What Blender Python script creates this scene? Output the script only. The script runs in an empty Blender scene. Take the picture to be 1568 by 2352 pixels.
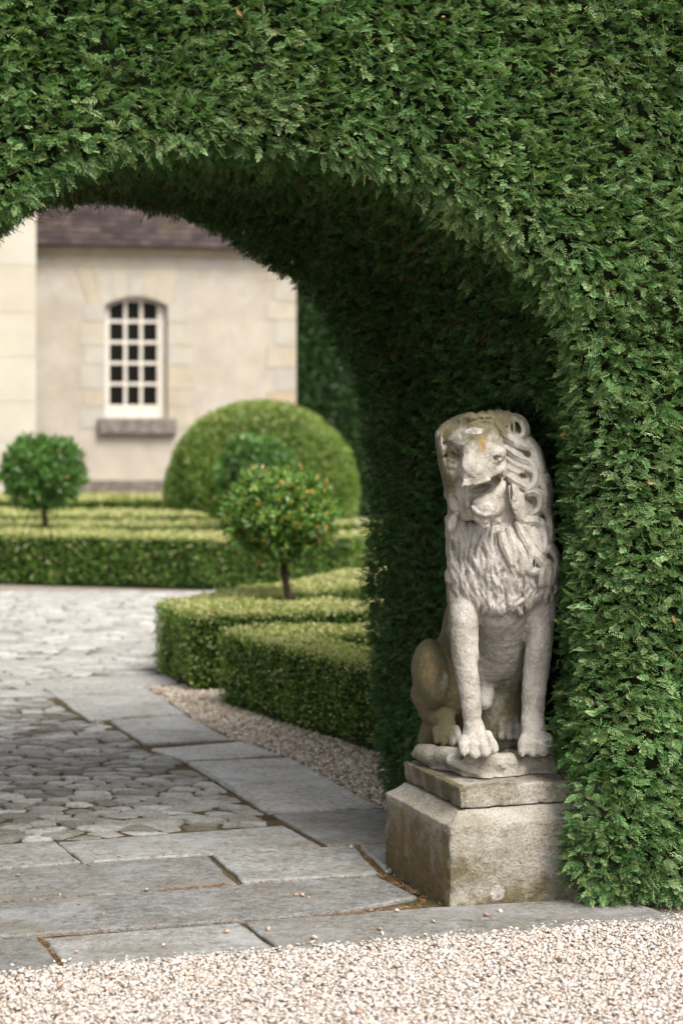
import bpy, math, os
import numpy as np
import openvdb
rad = math.radians
scene = bpy.context.scene
COL = scene.collection
QUICK = ''

# ------------------------------------------------------------------ camera, world, sun, exposure
CAMZ = 1.5; F = 1850.0; CX = 341.0; CY = 430.0       # camera height; focal length and principal point in picture pixels
cam_d = bpy.data.cameras.new('camera'); cam = bpy.data.objects.new('camera', cam_d); COL.objects.link(cam)
cam.location = (0, 0, CAMZ); cam.rotation_euler = (rad(90), 0, 0)
cam_d.sensor_fit = 'VERTICAL'; cam_d.sensor_height = 36.0; cam_d.lens = 36.0 * F / 1024
cam_d.shift_y = -(512 - CY) / 1024.0
cam_d.clip_start = 0.1; cam_d.clip_end = 500
cam_d.dof.use_dof = True; cam_d.dof.focus_distance = 6.0; cam_d.dof.aperture_fstop = 2.5
scene.camera = cam

SUN_EL, SUN_AZ = 50.0, 148.0      # azimuth the light comes from (clockwise from +Y, 180 = behind the camera)
w = bpy.data.worlds.new('World'); scene.world = w; w.use_nodes = True
wn = w.node_tree; bg = wn.nodes['Background']
sky = wn.nodes.new('ShaderNodeTexSky'); sky.sky_type = 'NISHITA'; sky.sun_disc = False
sky.sun_elevation = rad(SUN_EL); sky.sun_rotation = rad(SUN_AZ); sky.dust_density = 4; sky.air_density = 1.0; sky.ozone_density = 1
hs = wn.nodes.new('ShaderNodeHueSaturation'); hs.inputs['Saturation'].default_value = 0.22
wn.links.new(sky.outputs[0], hs.inputs['Color']); wn.links.new(hs.outputs[0], bg.inputs[0]); bg.inputs[1].default_value = 0.135
sd = bpy.data.lights.new('sun', 'SUN'); sun = bpy.data.objects.new('sun', sd); COL.objects.link(sun)
sd.energy = 2.0; sd.angle = rad(28); sd.color = (1.0, 0.95, 0.86)
sun.rotation_euler = (rad(90 - SUN_EL), 0, rad(180 - SUN_AZ))
scene.view_settings.view_transform = 'Standard'; scene.view_settings.look = 'None'
scene.view_settings.exposure = 0.95; scene.view_settings.gamma = 1.0
scene.cycles.max_bounces = 6; scene.cycles.diffuse_bounces = 4; scene.cycles.transparent_max_bounces = 8

# ------------------------------------------------------------------ helpers
rng = np.random.default_rng(7)
AX = np.array([.946, .324, 0]); BX = np.array([-.324, .946, 0])    # garden axes: along the hedge, along the path
HO = np.array([.66, 5.65, 0])                                       # front corner where the arch wall meets the path

def px(x, y, Y):                   # the point of the place at picture position (x, y) and depth Y
    return np.array([(x - CX) / F * Y, Y, CAMZ - (y - CY) / F * Y])
def gr(x, y, z=0.0):               # the ground point at picture position (x, y)
    Y = (CAMZ - z) * F / (y - CY); return np.array([(x - CX) / F * Y, Y, z])
def L(dx, dy, Y):                  # same for the 1568-wide view of the photograph
    return px(dx * .43495, dy * .43495, Y)
def loc(u, v, z=0.0):
    return HO + AX * u + BX * v + np.array([0, 0, z])

def tag(o, label=None, cat=None, group=None, kind=None):
    if label: o['label'] = label
    if cat: o['category'] = cat
    if group: o['group'] = group
    if kind: o['kind'] = kind
    return o
def empty(name, p, label, cat, group=None):
    o = bpy.data.objects.new(name, None); COL.objects.link(o); o.location = p
    o.empty_display_size = .1
    return tag(o, label, cat, group)
def mesh_np(name, V, faces, mat, parent=None, attrs=None, smooth=False):
    """V (n,3) world coordinates; faces (m,k) array or list of arrays / lists."""
    me = bpy.data.meshes.new(name)
    V = np.asarray(V, np.float32)
    if isinstance(faces, np.ndarray): faces = [faces]
    if len(faces) and not isinstance(faces[0], np.ndarray):
        by = {}
        for f in faces: by.setdefault(len(f), []).append(f)
        faces = [np.array(x) for x in by.values()]
    if parent is not None:
        V = V - np.array(parent['_o'] if '_o' in parent else parent.location, np.float32)
    loops = np.concatenate([f.ravel() for f in faces]).astype(np.int32)
    sizes = np.concatenate([np.full(len(f), f.shape[1]) for f in faces]).astype(np.int32)
    starts = np.concatenate([[0], np.cumsum(sizes)[:-1]]).astype(np.int32)
    me.vertices.add(len(V)); me.vertices.foreach_set('co', V.ravel())
    me.loops.add(len(loops)); me.loops.foreach_set('vertex_index', loops)
    me.polygons.add(len(sizes)); me.polygons.foreach_set('loop_start', starts); me.polygons.foreach_set('loop_total', sizes)
    me.update(calc_edges=True)
    me.polygons.foreach_set('use_smooth', np.full(len(sizes), smooth))
    for k, a in (attrs or {}).items():
        at = me.attributes.new(k, 'FLOAT', 'POINT'); at.data.foreach_set('value', np.asarray(a, np.float32))
    me.materials.append(mat)
    o = bpy.data.objects.new(name, me); COL.objects.link(o)
    if parent is not None:
        o.parent = parent
    return o
def copy_of(o, p, parent=None):
    c = o.copy(); COL.objects.link(c); c.parent = parent
    if p is not None: c.location = p
    return c

def unit(v): return v / (np.linalg.norm(v, axis=-1, keepdims=True) + 1e-9)
# value noise ------------------------------------------------------
_lat = np.random.default_rng(3).random((32, 32, 32)).astype(np.float32)
def vnoise(P, s, seed=0):
    """P (...,3) -> noise -1..1, s = feature size"""
    Q = P / s + seed * 7.31; I = np.floor(Q).astype(np.int32); f = (Q - I).astype(np.float32); f = f * f * (3 - 2 * f)
    r = 0
    for a in (0, 1):
        for b in (0, 1):
            for c in (0, 1):
                wgt = (f[..., 0] if a else 1 - f[..., 0]) * (f[..., 1] if b else 1 - f[..., 1]) * (f[..., 2] if c else 1 - f[..., 2])
                r = r + wgt * _lat[(I[..., 0] + a) & 31, (I[..., 1] + b) & 31, (I[..., 2] + c) & 31]
    return r * 2 - 1

# signed distance fields -------------------------------------------
def smin(a, b, k): 
    if k <= 0: return np.minimum(a, b)
    h = np.maximum(k - np.abs(a - b), 0) / k
    return np.minimum(a, b) - h * h * k * .25
class Field:
    def __init__(s, lo, hi, h):
        s.lo = np.array(lo, np.float32); s.h = h
        s.n = np.ceil((np.array(hi) - s.lo) / h).astype(int) + 1
        s.D = np.full(s.n, .2, np.float32)
    def box(s, lo, hi):
        i0 = np.clip(np.floor((np.array(lo) - s.lo) / s.h).astype(int), 0, s.n - 1)
        i1 = np.clip(np.ceil((np.array(hi) - s.lo) / s.h).astype(int) + 1, 0, s.n)
        if np.any(i1 <= i0): return None, None
        sl = tuple(slice(a, b) for a, b in zip(i0, i1))
        g = np.meshgrid(*[s.lo[i] + s.h * np.arange(i0[i], i1[i], dtype=np.float32) for i in range(3)], indexing='ij')
        return sl, np.stack(g, -1)
    def op(s, sl, d, k, mode):
        if mode == 'add': s.D[sl] = smin(s.D[sl], d, k)
        else: s.D[sl] = -smin(-s.D[sl], d, k)
    def ell(s, c, r, R=None, k=.01, mode='add'):
        c = np.array(c, np.float32); r = np.array(r, np.float32); m = max(r) + k + 4 * s.h
        if mode == 'add': m = m + .01
        sl, P = s.box(c - m, c + m)
        if sl is None: return
        Q = P - c
        if R is not None: Q = Q @ R.astype(np.float32)
        k0 = np.linalg.norm(Q / r, axis=-1); k1 = np.linalg.norm(Q / (r * r), axis=-1) + 1e-6
        s.op(sl, k0 * (k0 - 1) / k1, k, mode)
    def cone(s, a, b, ra, rb, k=.01, mode='add'):
        a = np.array(a, np.float32); b = np.array(b, np.float32); m = max(ra, rb) + k + 4 * s.h
        sl, P = s.box(np.minimum(a, b) - m, np.maximum(a, b) + m)
        if sl is None: return
        ab = b - a; t = np.clip(((P - a) @ ab) / (ab @ ab + 1e-9), 0, 1)
        d = np.linalg.norm(P - a - t[..., None] * ab, axis=-1) - (ra + (rb - ra) * t)
        s.op(sl, d, k, mode)
    def chain(s, pts, k=.01, mode='add'):
        A = np.array([p[0] for p in pts], np.float32); rr = [p[1] for p in pts]; m = max(rr) + k + 4 * s.h
        sl, P = s.box(A.min(0) - m, A.max(0) + m)
        if sl is None: return
        D = None
        for i in range(len(A) - 1):
            ab = A[i + 1] - A[i]; t = np.clip(((P - A[i]) @ ab) / (ab @ ab + 1e-9), 0, 1)
            d = np.linalg.norm(P - A[i] - t[..., None] * ab, axis=-1) - (rr[i] + (rr[i + 1] - rr[i]) * t)
            D = d if D is None else np.minimum(D, d)
        s.op(sl, D, k, mode)
    def P(s):
        g = np.meshgrid(*[s.lo[i] + s.h * np.arange(s.n[i], dtype=np.float32) for i in range(3)], indexing='ij')
        return np.stack(g, -1)
    def at(s, p):
        i = np.clip(np.round((np.array(p) - s.lo) / s.h).astype(int), 0, s.n - 1); return s.D[tuple(i)]
    def surf(s, dx, dy, Y0=5.8, Y1=6.7):
        """depth of the first surface seen at (dx, dy) of the photograph, or None"""
        for Y in np.arange(Y0, Y1, s.h):
            p = L(dx, dy, Y)
            if s.at(p) < 0: return Y
        return None
    def mesh(s):
        g = openvdb.FloatGrid(1.0); g.copyFromArray(np.ascontiguousarray(s.D))
        v, q = g.convertToQuads(0.0)
        V = v * s.h + s.lo
        return V, q.astype(np.int32)
def rotY(deg):      # tilt in the picture plane, clockwise positive
    a = rad(deg); return np.array([[math.cos(a), 0, math.sin(a)], [0, 1, 0], [-math.sin(a), 0, math.cos(a)]])

# materials ---------------------------------------------------------
class NT:
    def __init__(s, name):
        s.m = bpy.data.materials.new(name); s.m.use_nodes = True; s.t = s.m.node_tree; s.b = s.t.nodes['Principled BSDF']; s.out = s.t.nodes['Material Output']
        s.co = None
    def n(s, ty, **kw):
        x = s.t.nodes.new('ShaderNode' + ty)
        for k, v in kw.items():
            if k in x.inputs: x.inputs[k].default_value = v
            else: setattr(x, k, v)
        return x
    def l(s, a, b): s.t.links.new(a, b)
    def coord(s, scale=(1, 1, 1), rot=0):
        g = s.n('NewGeometry'); mp = s.n('Mapping'); mp.inputs['Scale'].default_value = scale; mp.inputs['Rotation'].default_value = (0, 0, rot)
        s.l(g.outputs['Position'], mp.inputs[0]); return mp.outputs[0]
    def noise(s, scale, detail=4, rough=.55, co=None, off=0, dist=0):
        x = s.n('TexNoise'); x.inputs['Scale'].default_value = scale; x.inputs['Detail'].default_value = detail; x.inputs['Roughness'].default_value = rough
        x.inputs['Distortion'].default_value = dist
        if co is None: co = s.coord()
        if off:
            v = s.n('VectorMath', operation='ADD'); v.inputs[1].default_value = (off, off * 1.7, -off); s.l(co, v.inputs[0]); co = v.outputs[0]
        s.l(co, x.inputs['Vector']); return x.outputs['Fac']
    def ramp(s, fac, stops, interp='LINEAR'):
        x = s.n('ValToRGB'); x.color_ramp.interpolation = interp; e = x.color_ramp.elements
        while len(e) < len(stops): e.new(.5)
        for i, (p, c) in enumerate(stops):
            e[i].position = p; e[i].color = (c if isinstance(c, tuple) else (c, c, c)) + (1,)
        s.l(fac, x.inputs[0]); return x.outputs[0]
    def mix(s, fac, a, b, mode='MIX'):
        x = s.n('Mix', data_type='RGBA', blend_type=mode); 
        for v, i in ((fac, 0), (a, 6), (b, 7)):
            if isinstance(v, (int, float)): x.inputs[i].default_value = v
            elif isinstance(v, tuple): x.inputs[i].default_value = v + (1,)
            else: s.l(v, x.inputs[i])
        return x.outputs[2]
    def math(s, op, a, b=0.0, clamp=False):
        x = s.n('Math', operation=op, use_clamp=clamp)
        for v, i in ((a, 0), (b, 1)):
            if isinstance(v, (int, float)): x.inputs[i].default_value = v
            else: s.l(v, x.inputs[i])
        return x.outputs[0]
    def attr(s, name):
        x = s.n('Attribute', attribute_name=name); return x.outputs['Fac']
    def bump(s, h, strength=.5, dist=.01):
        x = s.n('Bump'); x.inputs['Strength'].default_value = strength; x.inputs['Distance'].default_value = dist
        s.l(h, x.inputs['Height']); s.l(x.outputs[0], s.b.inputs['Normal']); return x
    def col(s, c, rough=.8, spec=.3):
        if isinstance(c, tuple): s.b.inputs['Base Color'].default_value = c + (1,)
        else: s.l(c, s.b.inputs['Base Color'])
        if isinstance(rough, (int, float)): s.b.inputs['Roughness'].default_value = rough
        else: s.l(rough, s.b.inputs['Roughness'])
        s.b.inputs['Specular IOR Level'].default_value = spec
        return s.m

def stone_mat(name, base, light, dirt, ochre=(.27, .18, .075), fine=160, dirt_amt=.5, bump=.5, grain=.30):
    t = NT(name)
    c = t.mix(t.ramp(t.noise(9, 5), [(.38, 0.), (.62, 1.)]), base, light)
    c = t.mix(t.ramp(t.noise(17, 7, .6, off=3), [(.5, 0.), (.72, .45)]), c, tuple(x * .66 for x in base))
    d = t.attr('dirt'); nn = t.noise(14, 8, .65, off=9)
    m = t.math('MULTIPLY', t.ramp(t.math('ADD', nn, t.math('MULTIPLY', t.math('SUBTRACT', d, .5), .55)), [(.40, 0.), (.68, 1.)]), dirt_amt * 1.5, True)
    c = t.mix(m, c, dirt)
    o = t.attr('ochre'); no = t.noise(45, 5, .7, off=5)
    mo = t.ramp(t.math('ADD', no, t.math('MULTIPLY', t.math('SUBTRACT', o, .5), .9)), [(.44, 0.), (.80, .95)])
    c = t.mix(mo, c, ochre)
    pl = t.attr('pale'); mp = t.ramp(t.math('ADD', t.noise(30, 4, .6, off=13), t.math('MULTIPLY', t.math('SUBTRACT', pl, .5), 1.1)), [(.55, 0.), (.62, .9)])
    c = t.mix(t.math('MULTIPLY', mp, t.ramp(t.noise(70, 4, .7, off=21), [(.35, .35), (.6, 1.)])), c, (.45, .415, .40))
    sp = t.ramp(t.noise(fine, 4, .7, off=2), [(.30, 1 - grain * 1.5), (.46, 1.), (.7, 1 + grain * .5)])
    c = t.mix(1.0, c, sp, 'MULTIPLY')
    h = t.math('ADD', t.math('MULTIPLY', t.noise(fine * .55, 6, .7, off=4), 1.0), t.math('MULTIPLY', t.noise(24, 4, .6, off=6), 1.2))
    t.bump(h, bump, .012)
    return t.col(c, .88, .2)
M = {}
M['lion'] = stone_mat('carved_limestone', (.35, .325, .285), (.49, .455, .41), (.14, .125, .07), dirt_amt=.70, bump=.5)
M['rock'] = stone_mat('broken_stone', (.34, .31, .26), (.48, .445, .39), (.16, .13, .065), dirt_amt=.45, bump=.8)
M['plinth'] = stone_mat('plinth_stone', (.29, .26, .205), (.41, .38, .325), (.13, .105, .055), ochre=(.26, .17, .06), fine=150, dirt_amt=.62, bump=.9, grain=.42)

# ------------------------------------------------------------------ the lion
def build_lion():
    f = lambda d, Y: d * Y / 4253.3        # photo pixels -> metres at depth Y
    lo, hi = (.12, 5.78, .34), (.92, 6.82, 1.62); h = .0036 if not QUICK else .006
    B = Field(lo, hi, h)
    def E(S, dx, dy, Y, rx, rz, ry, tilt=0, k=.02, mode='add'):
        S.ell(L(dx, dy, Y), (f(rx, Y), ry, f(rz, Y)), rotY(tilt), k, mode)
    def C(S, pts, k=.015, mode='add'):
        S.chain([(L(a, b, Y), f(r, Y)) for a, b, Y, r in pts], k, mode)
    # torso, rump
    C(B, [(1160, 1320, 6.20, 100), (1128, 1440, 6.34, 112), (1105, 1560, 6.48, 112), (1115, 1640, 6.52, 95)], .05)
    C(B, [(1150, 1400, 6.14, 60), (1152, 1470, 6.22, 42), (1150, 1520, 6.34, 50)], .04)   # breastbone and belly
    C(B, [(1150, 1540, 6.40, 62), (1150, 1680, 6.38, 70)], .04)                            # stone left between the legs
    E(B, 1185, 1590, 6.46, 60, 120, .1, 0, .04)
    C(B, [(1119, 1560, 6.34, 14), (1116, 1596, 6.26, 20), (1112, 1612, 6.24, 21)], .012)   # tail tuft
    # near haunch and hind foot
    E(B, 990, 1548, 6.36, 45, 80, .15, -4, .02)
    E(B, 1030, 1560, 6.44, 46, 98, .14, 0, .03)
    C(B, [(975, 1600, 6.34, 30), (996, 1655, 6.38, 25), (985, 1700, 6.42, 26)], .02)
    C(B, [(1018, 1660, 6.34, 27), (1022, 1690, 6.30, 29)], .02)
    for a, b_, c_, d_ in ((1002, 1680, 1003, 1704), (1017, 1678, 1018, 1710), (1033, 1678, 1036, 1710), (1048, 1676, 1054, 1703)):
        C(B, [(a, b_, 6.28, 10), (c_, d_, 6.245, 8.5)], .006)
    # far hind foot
    C(B, [(1180, 1650, 6.38, 34), (1172, 1690, 6.33, 30)], .02)
    for q in range(3): C(B, [(1152 + q * 19, 1672, 6.29, 10), (1150 + q * 20, 1694, 6.265, 9)], .006)
    # forelegs
    C(B, [(1070, 1330, 6.14, 50), (1066, 1400, 6.10, 38), (1064, 1450, 6.085, 33), (1068, 1500, 6.08, 31.5), (1074, 1556, 6.08, 27.5), (1080, 1610, 6.08, 24), (1084, 1655, 6.08, 22.5), (1090, 1690, 6.07, 29)], .022)
    C(B, [(1240, 1330, 6.20, 52), (1242, 1400, 6.18, 36), (1241, 1450, 6.165, 32), (1234, 1520, 6.16, 30.5), (1227, 1570, 6.16, 29), (1224, 1640, 6.15, 26), (1226, 1690, 6.14, 32)], .022)
    E(B, 1098, 1714, 6.045, 40, 27, .06, 10, .02)
    E(B, 1230, 1714, 6.115, 38, 25, .058, 0, .02)
    for a, b_, c_, d_, r in ((1063, 1703, 1064, 1729, 13), (1082, 1702, 1090, 1735, 14.5), (1102, 1698, 1114, 1734, 14), (1121, 1694, 1134, 1726, 12)):
        C(B, [(a, b_ - 6, 6.03, r * .8), ((a + c_) / 2, (b_ + d_) / 2 - 4, 5.995, r * 1.05), (c_, d_ - 2, 5.985, r * .9)], .010)
        C(B, [(c_ + 1, d_ + 3, 5.975, 4.0), (c_ + 2, d_ + 9, 5.973, 3)], .006)
    for a, b_, c_, d_, r in ((1204, 1702, 1200, 1728, 13), (1222, 1698, 1224, 1731, 14.5), (1243, 1698, 1248, 1730, 14), (1260, 1700, 1268, 1726, 11)):
        C(B, [(a, b_ - 6, 6.09, r * .8), ((a + c_) / 2, (b_ + d_) / 2 - 4, 6.06, r), (c_, d_ - 2, 6.055, r * .88)], .010)
        C(B, [(c_, d_ + 3, 6.045, 4.0), (c_, d_ + 9, 6.043, 3)], .006)
    # head ----------------------------------------------------------
    E(B, 1100, 1046, 6.06, 64, 66, .10, -8, .03)
    E(B, 1112, 1125, 6.10, 58, 80, .09, -6, .03)            # jaw mass
    E(B, 1062, 1125, 6.08, 34, 72, .085, -6, .04); E(B, 1040, 1045, 6.075, 34, 58, .07, 0, .04); E(B, 1040, 998, 6.06, 30, 22, .06, -20, .04)
    # muzzle: a broad wedge from the brow to the lip
    C(B, [(1098, 1004, 6.01, 48), (1098, 1040, 5.975, 40), (1094, 1072, 5.955, 34)], .03)
    C(B, [(1082, 1030, 5.955, 20), (1077, 1072, 5.915, 20)], .02)
    E(B, 1133, 1038, 5.985, 27, 27, .045, -10, .014)        # right cheek
    E(B, 1056, 1008, 6.0, 24, 12, .03, -22, .03); E(B, 1130, 1004, 5.985, 27, 12, .03, 18, .012)   # brows
    E(B, 1088, 992, 5.964, 27, 10, .016, -12, .006)          # patched forehead
    E(B, 1040, 1086, 6.01, 16, 30, .04, 12, .035)             # left cheek
    E(B, 1152, 1080, 6.015, 13, 26, .04, 0, .012)
    C(B, [(1100, 1008, 5.930, 4), (1109, 1030, 5.920, 6.5), (1106, 1058, 5.90, 5.5)], .008, 'sub')
    E(B, 1043, 1050, 5.985, 10, 6, .02, 20, .010, 'sub'); E(B, 1144, 1056, 5.952, 13, 8, .022, 22, .006, 'sub')
    E(B, 1145, 1056, 5.972, 7.5, 6, .014, 20, .002)
    C(B, [(1060, 1050, 5.935, 5), (1054, 1075, 5.935, 6.5), (1051, 1100, 5.925, 5)], .008, 'sub')
    # upper lip with the worn flat nose
    C(B, [(1074, 1090, 5.925, 17), (1098, 1085, 5.928, 19), (1122, 1078, 5.95, 15)], .014)
    C(B, [(1112, 1098, 5.925, 9), (1130, 1090, 5.945, 9), (1148, 1079, 5.975, 8)], .008)
    c, s_ = math.cos(rad(13.5)), math.sin(rad(13.5))
    sl, P = B.box(L(1030, 1140, 5.86), L(1160, 1060, 6.0))
    Q = P - L(1088, 1094, 5.925).astype(np.float32); hx = Q[..., 0] * c - Q[..., 2] * s_; hz = Q[..., 0] * s_ + Q[..., 2] * c
    hx = Q[..., 0] * c + Q[..., 2] * s_; hz = -Q[..., 0] * s_ + Q[..., 2] * c
    wid = f(22, 5.92) - .50 * np.clip(hz, -.03, .04)
    d = np.maximum(np.maximum(np.abs(hx) - wid, np.abs(hz + .001) - f(14, 5.92)), np.abs(Q[..., 1] + .10 * hx - .30 * hz) - .022)
    B.op(sl, (d - .005).astype(np.float32), .012, 'add')
    E(B, 1079, 1080, 5.899, 13, 11, .012, 0, .006)
    for a_, b_ in ((1070, 1091), (1088, 1087)): C(B, [(a_, b_, 5.888, 2.6), (a_ + 3, b_ + 2, 5.890, 3.0)], .002, 'sub')
    # open mouth
    E(B, 1108, 1126, 5.945, 38, 13, .09, -17, .003, 'sub')
    C(B, [(1130, 1110, 5.95, 10), (1150, 1096, 5.985, 6)], .004, 'sub')
    E(B, 1104, 1130, 5.90, 36, 13, .06, -17, .004, 'sub')
    # lower jaw: a deep rounded cup with a rolled lip and chin tufts
    E(B, 1120, 1166, 5.962, 39, 28, .055, -18, .008)
    E(B, 1124, 1176, 5.958, 31, 23, .045, -14, .012)
    C(B, [(1134, 1146, 5.955, 14), (1150, 1124, 5.972, 10), (1157, 1102, 5.99, 6)], .010)
    E(B, 1110, 1148, 5.955, 30, 11, .035, -16, .008)           # tongue
    C(B, [(1084, 1166, 5.938, 4.5), (1096, 1178, 5.922, 5), (1114, 1184, 5.912, 5), (1140, 1174, 5.925, 4.5), (1154, 1150, 5.95, 4)], .005)
    E(B, 1124, 1162, 5.912, 4.5, 4.5, .008, 0, .003)
    C(B, [(1094, 1192, 5.945, 7), (1114, 1197, 5.935, 7), (1140, 1188, 5.943, 6)], .004)
    C(B, [(1104, 1198, 5.945, 9), (1110, 1210, 5.948, 7), (1120, 1209, 5.94, 4.5)], .003)
    C(B, [(1134, 1190, 5.945, 11), (1143, 1198, 5.945, 9), (1132, 1204, 5.943, 5)], .003)
    C(B, [(1071, 1112, 5.94, 5), (1070, 1138, 5.955, 5.5), (1075, 1164, 5.965, 5)], .005)
    # shallow carving on the skin: muscle and rib hollows
    C(B, [(1100, 1430, 5.99, 9), (1103, 1480, 6.02, 10), (1106, 1540, 6.08, 9)], .012, 'sub')
    C(B, [(1196, 1440, 6.08, 8), (1192, 1500, 6.10, 9)], .012, 'sub')

    # mane ----------------------------------------------------------
    G = Field(lo, hi, h)
    E(G, 1152, 1285, 6.17, 120, 120, .165, 0, .03)
    E(G, 1166, 1130, 6.20, 93, 150, .17, 3, .04)
    E(G, 1108, 1010, 6.155, 92, 52, .135, -14, .04)
    E(G, 1078, 1340, 6.15, 50, 55, .10, 12, .03)
    E(G, 1150, 1382, 6.11, 66, 36, .08, 0, .03)
    E(G, 1234, 1335, 6.20, 44, 60, .11, 0, .03)
    E(G, 1050, 1230, 6.16, 26, 70, .09, -3, .03)
    E(G, 1024, 1040, 6.12, 19, 50, .09, 0, .03)
    E(G, 1036, 1120, 6.13, 17, 60, .08, -8, .03)
    for x_, y_, r1, r2 in ((1017, 1002, 13, 15), (1014, 1040, 10, 14), (1020, 1070, 9, 11), (1027, 1100, 12, 15), (1030, 1138, 11, 15), (1038, 1166, 10, 14), (1032, 1200, 11, 18)):
        E(G, x_, y_, 6.10, r1, r2, .05, -12, .004)
    def c1(x, y): return 888.1 + x * .2734, 906.5 + y * .2734
    jobs = []
    hand = [
      [(870,175,13),(905,235,13),(960,300,12),(1010,350,10),(1040,350,8)],
      [(940,160,12),(985,190,11),(1005,240,10)],
      [(1010,165,10),(1035,190,10.5),(1045,250,10),(1040,320,9)],
      [(1080,190,11),(1135,215,12),(1165,280,11),(1160,340,10),(1120,370,9),(1075,350,7)],
      [(700,190,14),(600,215,14),(520,250,13),(470,310,12)],
      [(800,185,13),(720,230,12),(640,250,12)],
      [(455,340,13),(460,420,12),(470,500,11)],
      [(520,300,12),(530,380,11),(500,440,10)],
      [(485,560,10),(500,640,11),(520,720,12),(540,800,11)],
      [(550,700,11),(545,820,12),(565,920,12),(580,1000,9)],
      [(600,960,8),(560,1040,11),(540,1120,11),(530,1200,9)],
      [(1000,360,14),(1070,400,15),(1140,430,13),(1200,440,11),(1235,480,9),(1235,550,8)],
      [(1200,400,10),(1255,470,11),(1275,560,11),(1300,640,9)],
      [(1000,450,12),(1060,500,13),(1130,540,12),(1210,560,12),(1255,620,12),(1265,700,12),(1240,770,12),(1190,800,11)],
      [(1010,540,10),(1080,600,10),(1150,610,9),(1210,640,8)],
      [(1010,620,11),(1070,650,10),(1130,670,8)],
      [(1030,700,13),(1090,740,12),(1150,770,11),(1190,800,9)],
      [(1060,800,14),(1080,880,16),(1100,960,16),(1130,1040,14),(1180,1095,10)],
      [(1110,860,12),(1130,960,12),(1150,1030,11)],
      [(1190,830,11),(1240,815,11),(1290,850,12),(1305,920,12),(1280,980,11),(1225,1010,10)],
      [(1290,700,12),(1330,770,13),(1345,850,12),(1340,940,10)],
      [(1340,700,9),(1365,800,10),(1370,900,10),(1340,960,9)],
      [(1330,960,12),(1375,1030,12),(1395,1110,12),(1385,1200,10),(1370,1250,8)],
      [(1180,1070,13),(1250,1060,13),(1310,1100,12),(1345,1170,12),(1345,1260,11),(1320,1330,9)],
      [(1170,1120,12),(1225,1180,13),(1260,1260,12),(1300,1320,10)],
      [(1240,1130,10),(1290,1200,11),(1310,1290,9)],
      [(1100,1090,10),(1140,1180,12),(1190,1260,12),(1230,1340,12),(1220,1420,11),(1190,1480,10),(1230,1510,9),(1265,1480,8)],
      [(1270,1370,12),(1300,1400,13),(1330,1450,12),(1310,1520,11),(1300,1600,9)],
      [(1370,1290,12),(1420,1340,11),(1440,1410,11),(1420,1500,10),(1400,1580,8)],
      [(1350,1420,10),(1380,1500,11),(1370,1590,10)],
      [(1080,1250,11),(1130,1330,12),(1150,1420,11),(1130,1500,9)],
      [(1030,1150,10),(1060,1240,12),(1080,1340,11),(1060,1420,9)],
      [(960,1180,10),(980,1270,12),(1020,1350,11),(1040,1430,9)],
    ]
    for hk in hand:
        jobs.append([c1(x, y) + (r * 1.12,) for x, y, r in hk])
    R_ = np.random.default_rng(11)
    rows = [(1185, 1034, 1090, 70, 6.5, 10), (1200, 1030, 1180, 84, 6.5, 10), (1240, 1028, 1190, 84, 7, 11), (1282, 1026, 1200, 66, 8, 12), (1312, 1030, 1276, 56, 8.5, 13), (1340, 1036, 1282, 46, 8, 12), (1362, 1060, 1280, 42, 7.5, 12), (1384, 1085, 1225, 38, 7.5, 12)]
    for i, (y0, xa, xb, ln, rb, sp) in enumerate(rows):
        n = int((xb - xa) / sp)
        for j in range(n):
            x = xa + (j + .5 + R_.uniform(-.3, .3)) * (xb - xa) / n; y = y0 + R_.uniform(-14, 14)
            l_ = ln * R_.uniform(.75, 1.2)
            ph = x * .045 + i * 1.9; amp = (4.5 + 2.5 * math.sin(x * .08 + i)) * (1 if math.sin(ph) > 0 else -1)
            lean = (1150 - x) * (.12 if i < 3 else .06) + 9 * math.sin(x * .06 + i * 2.2) + R_.uniform(-2, 2)
            r0 = rb * R_.uniform(.8, 1.2); pts = []
            for q in range(7):
                t = q / 6
                pts.append((x + lean * t + amp * math.sin(t * 5.0 + ph * .5), y + l_ * t, r0 * (.6 + .5 * math.sin(min(1, t * 1.5) * math.pi * .6)) * (1 - .85 * max(0, t - .4) / .6)))
            jobs.append(pts)
    # the hair is carved as a relief: every strand is a tapering ridge, upper strands lie over lower ones
    x0_, y0_, nx_, ny_ = 985, 925, 330, 520
    gx, gy = np.meshgrid(np.arange(nx_) + x0_, np.arange(ny_) + y0_, indexing='ij'); H = np.zeros(gx.shape, np.float32)
    nh = len(hand)
    for ji, pts in enumerate(jobs):
        A = np.array([(p[0], p[1]) for p in pts]); rr = np.array([p[2] for p in pts]); m = rr.max() + 3
        # smooth the strand's path
        t0 = np.arange(len(A)); t1 = np.linspace(0, len(A) - 1, len(A) * 5)
        A = np.stack([np.interp(t1, t0, A[:, 0]), np.interp(t1, t0, A[:, 1])], 1); rr = np.interp(t1, t0, rr)
        for _ in range(6): A[1:-1] = (A[:-2] + A[1:-1] * 2 + A[2:]) / 4
        i0 = np.clip((A.min(0) - m - [x0_, y0_]).astype(int), 0, [nx_ - 1, ny_ - 1]); i1 = np.clip((A.max(0) + m - [x0_, y0_]).astype(int) + 1, 1, [nx_, ny_])
        sx, sy = gx[i0[0]:i1[0], i0[1]:i1[1]].astype(float), gy[i0[0]:i1[0], i0[1]:i1[1]].astype(float)
        best = np.full(sx.shape, 9.); off = np.zeros(sx.shape); rad_ = np.ones(sx.shape); par = np.zeros(sx.shape)
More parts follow.
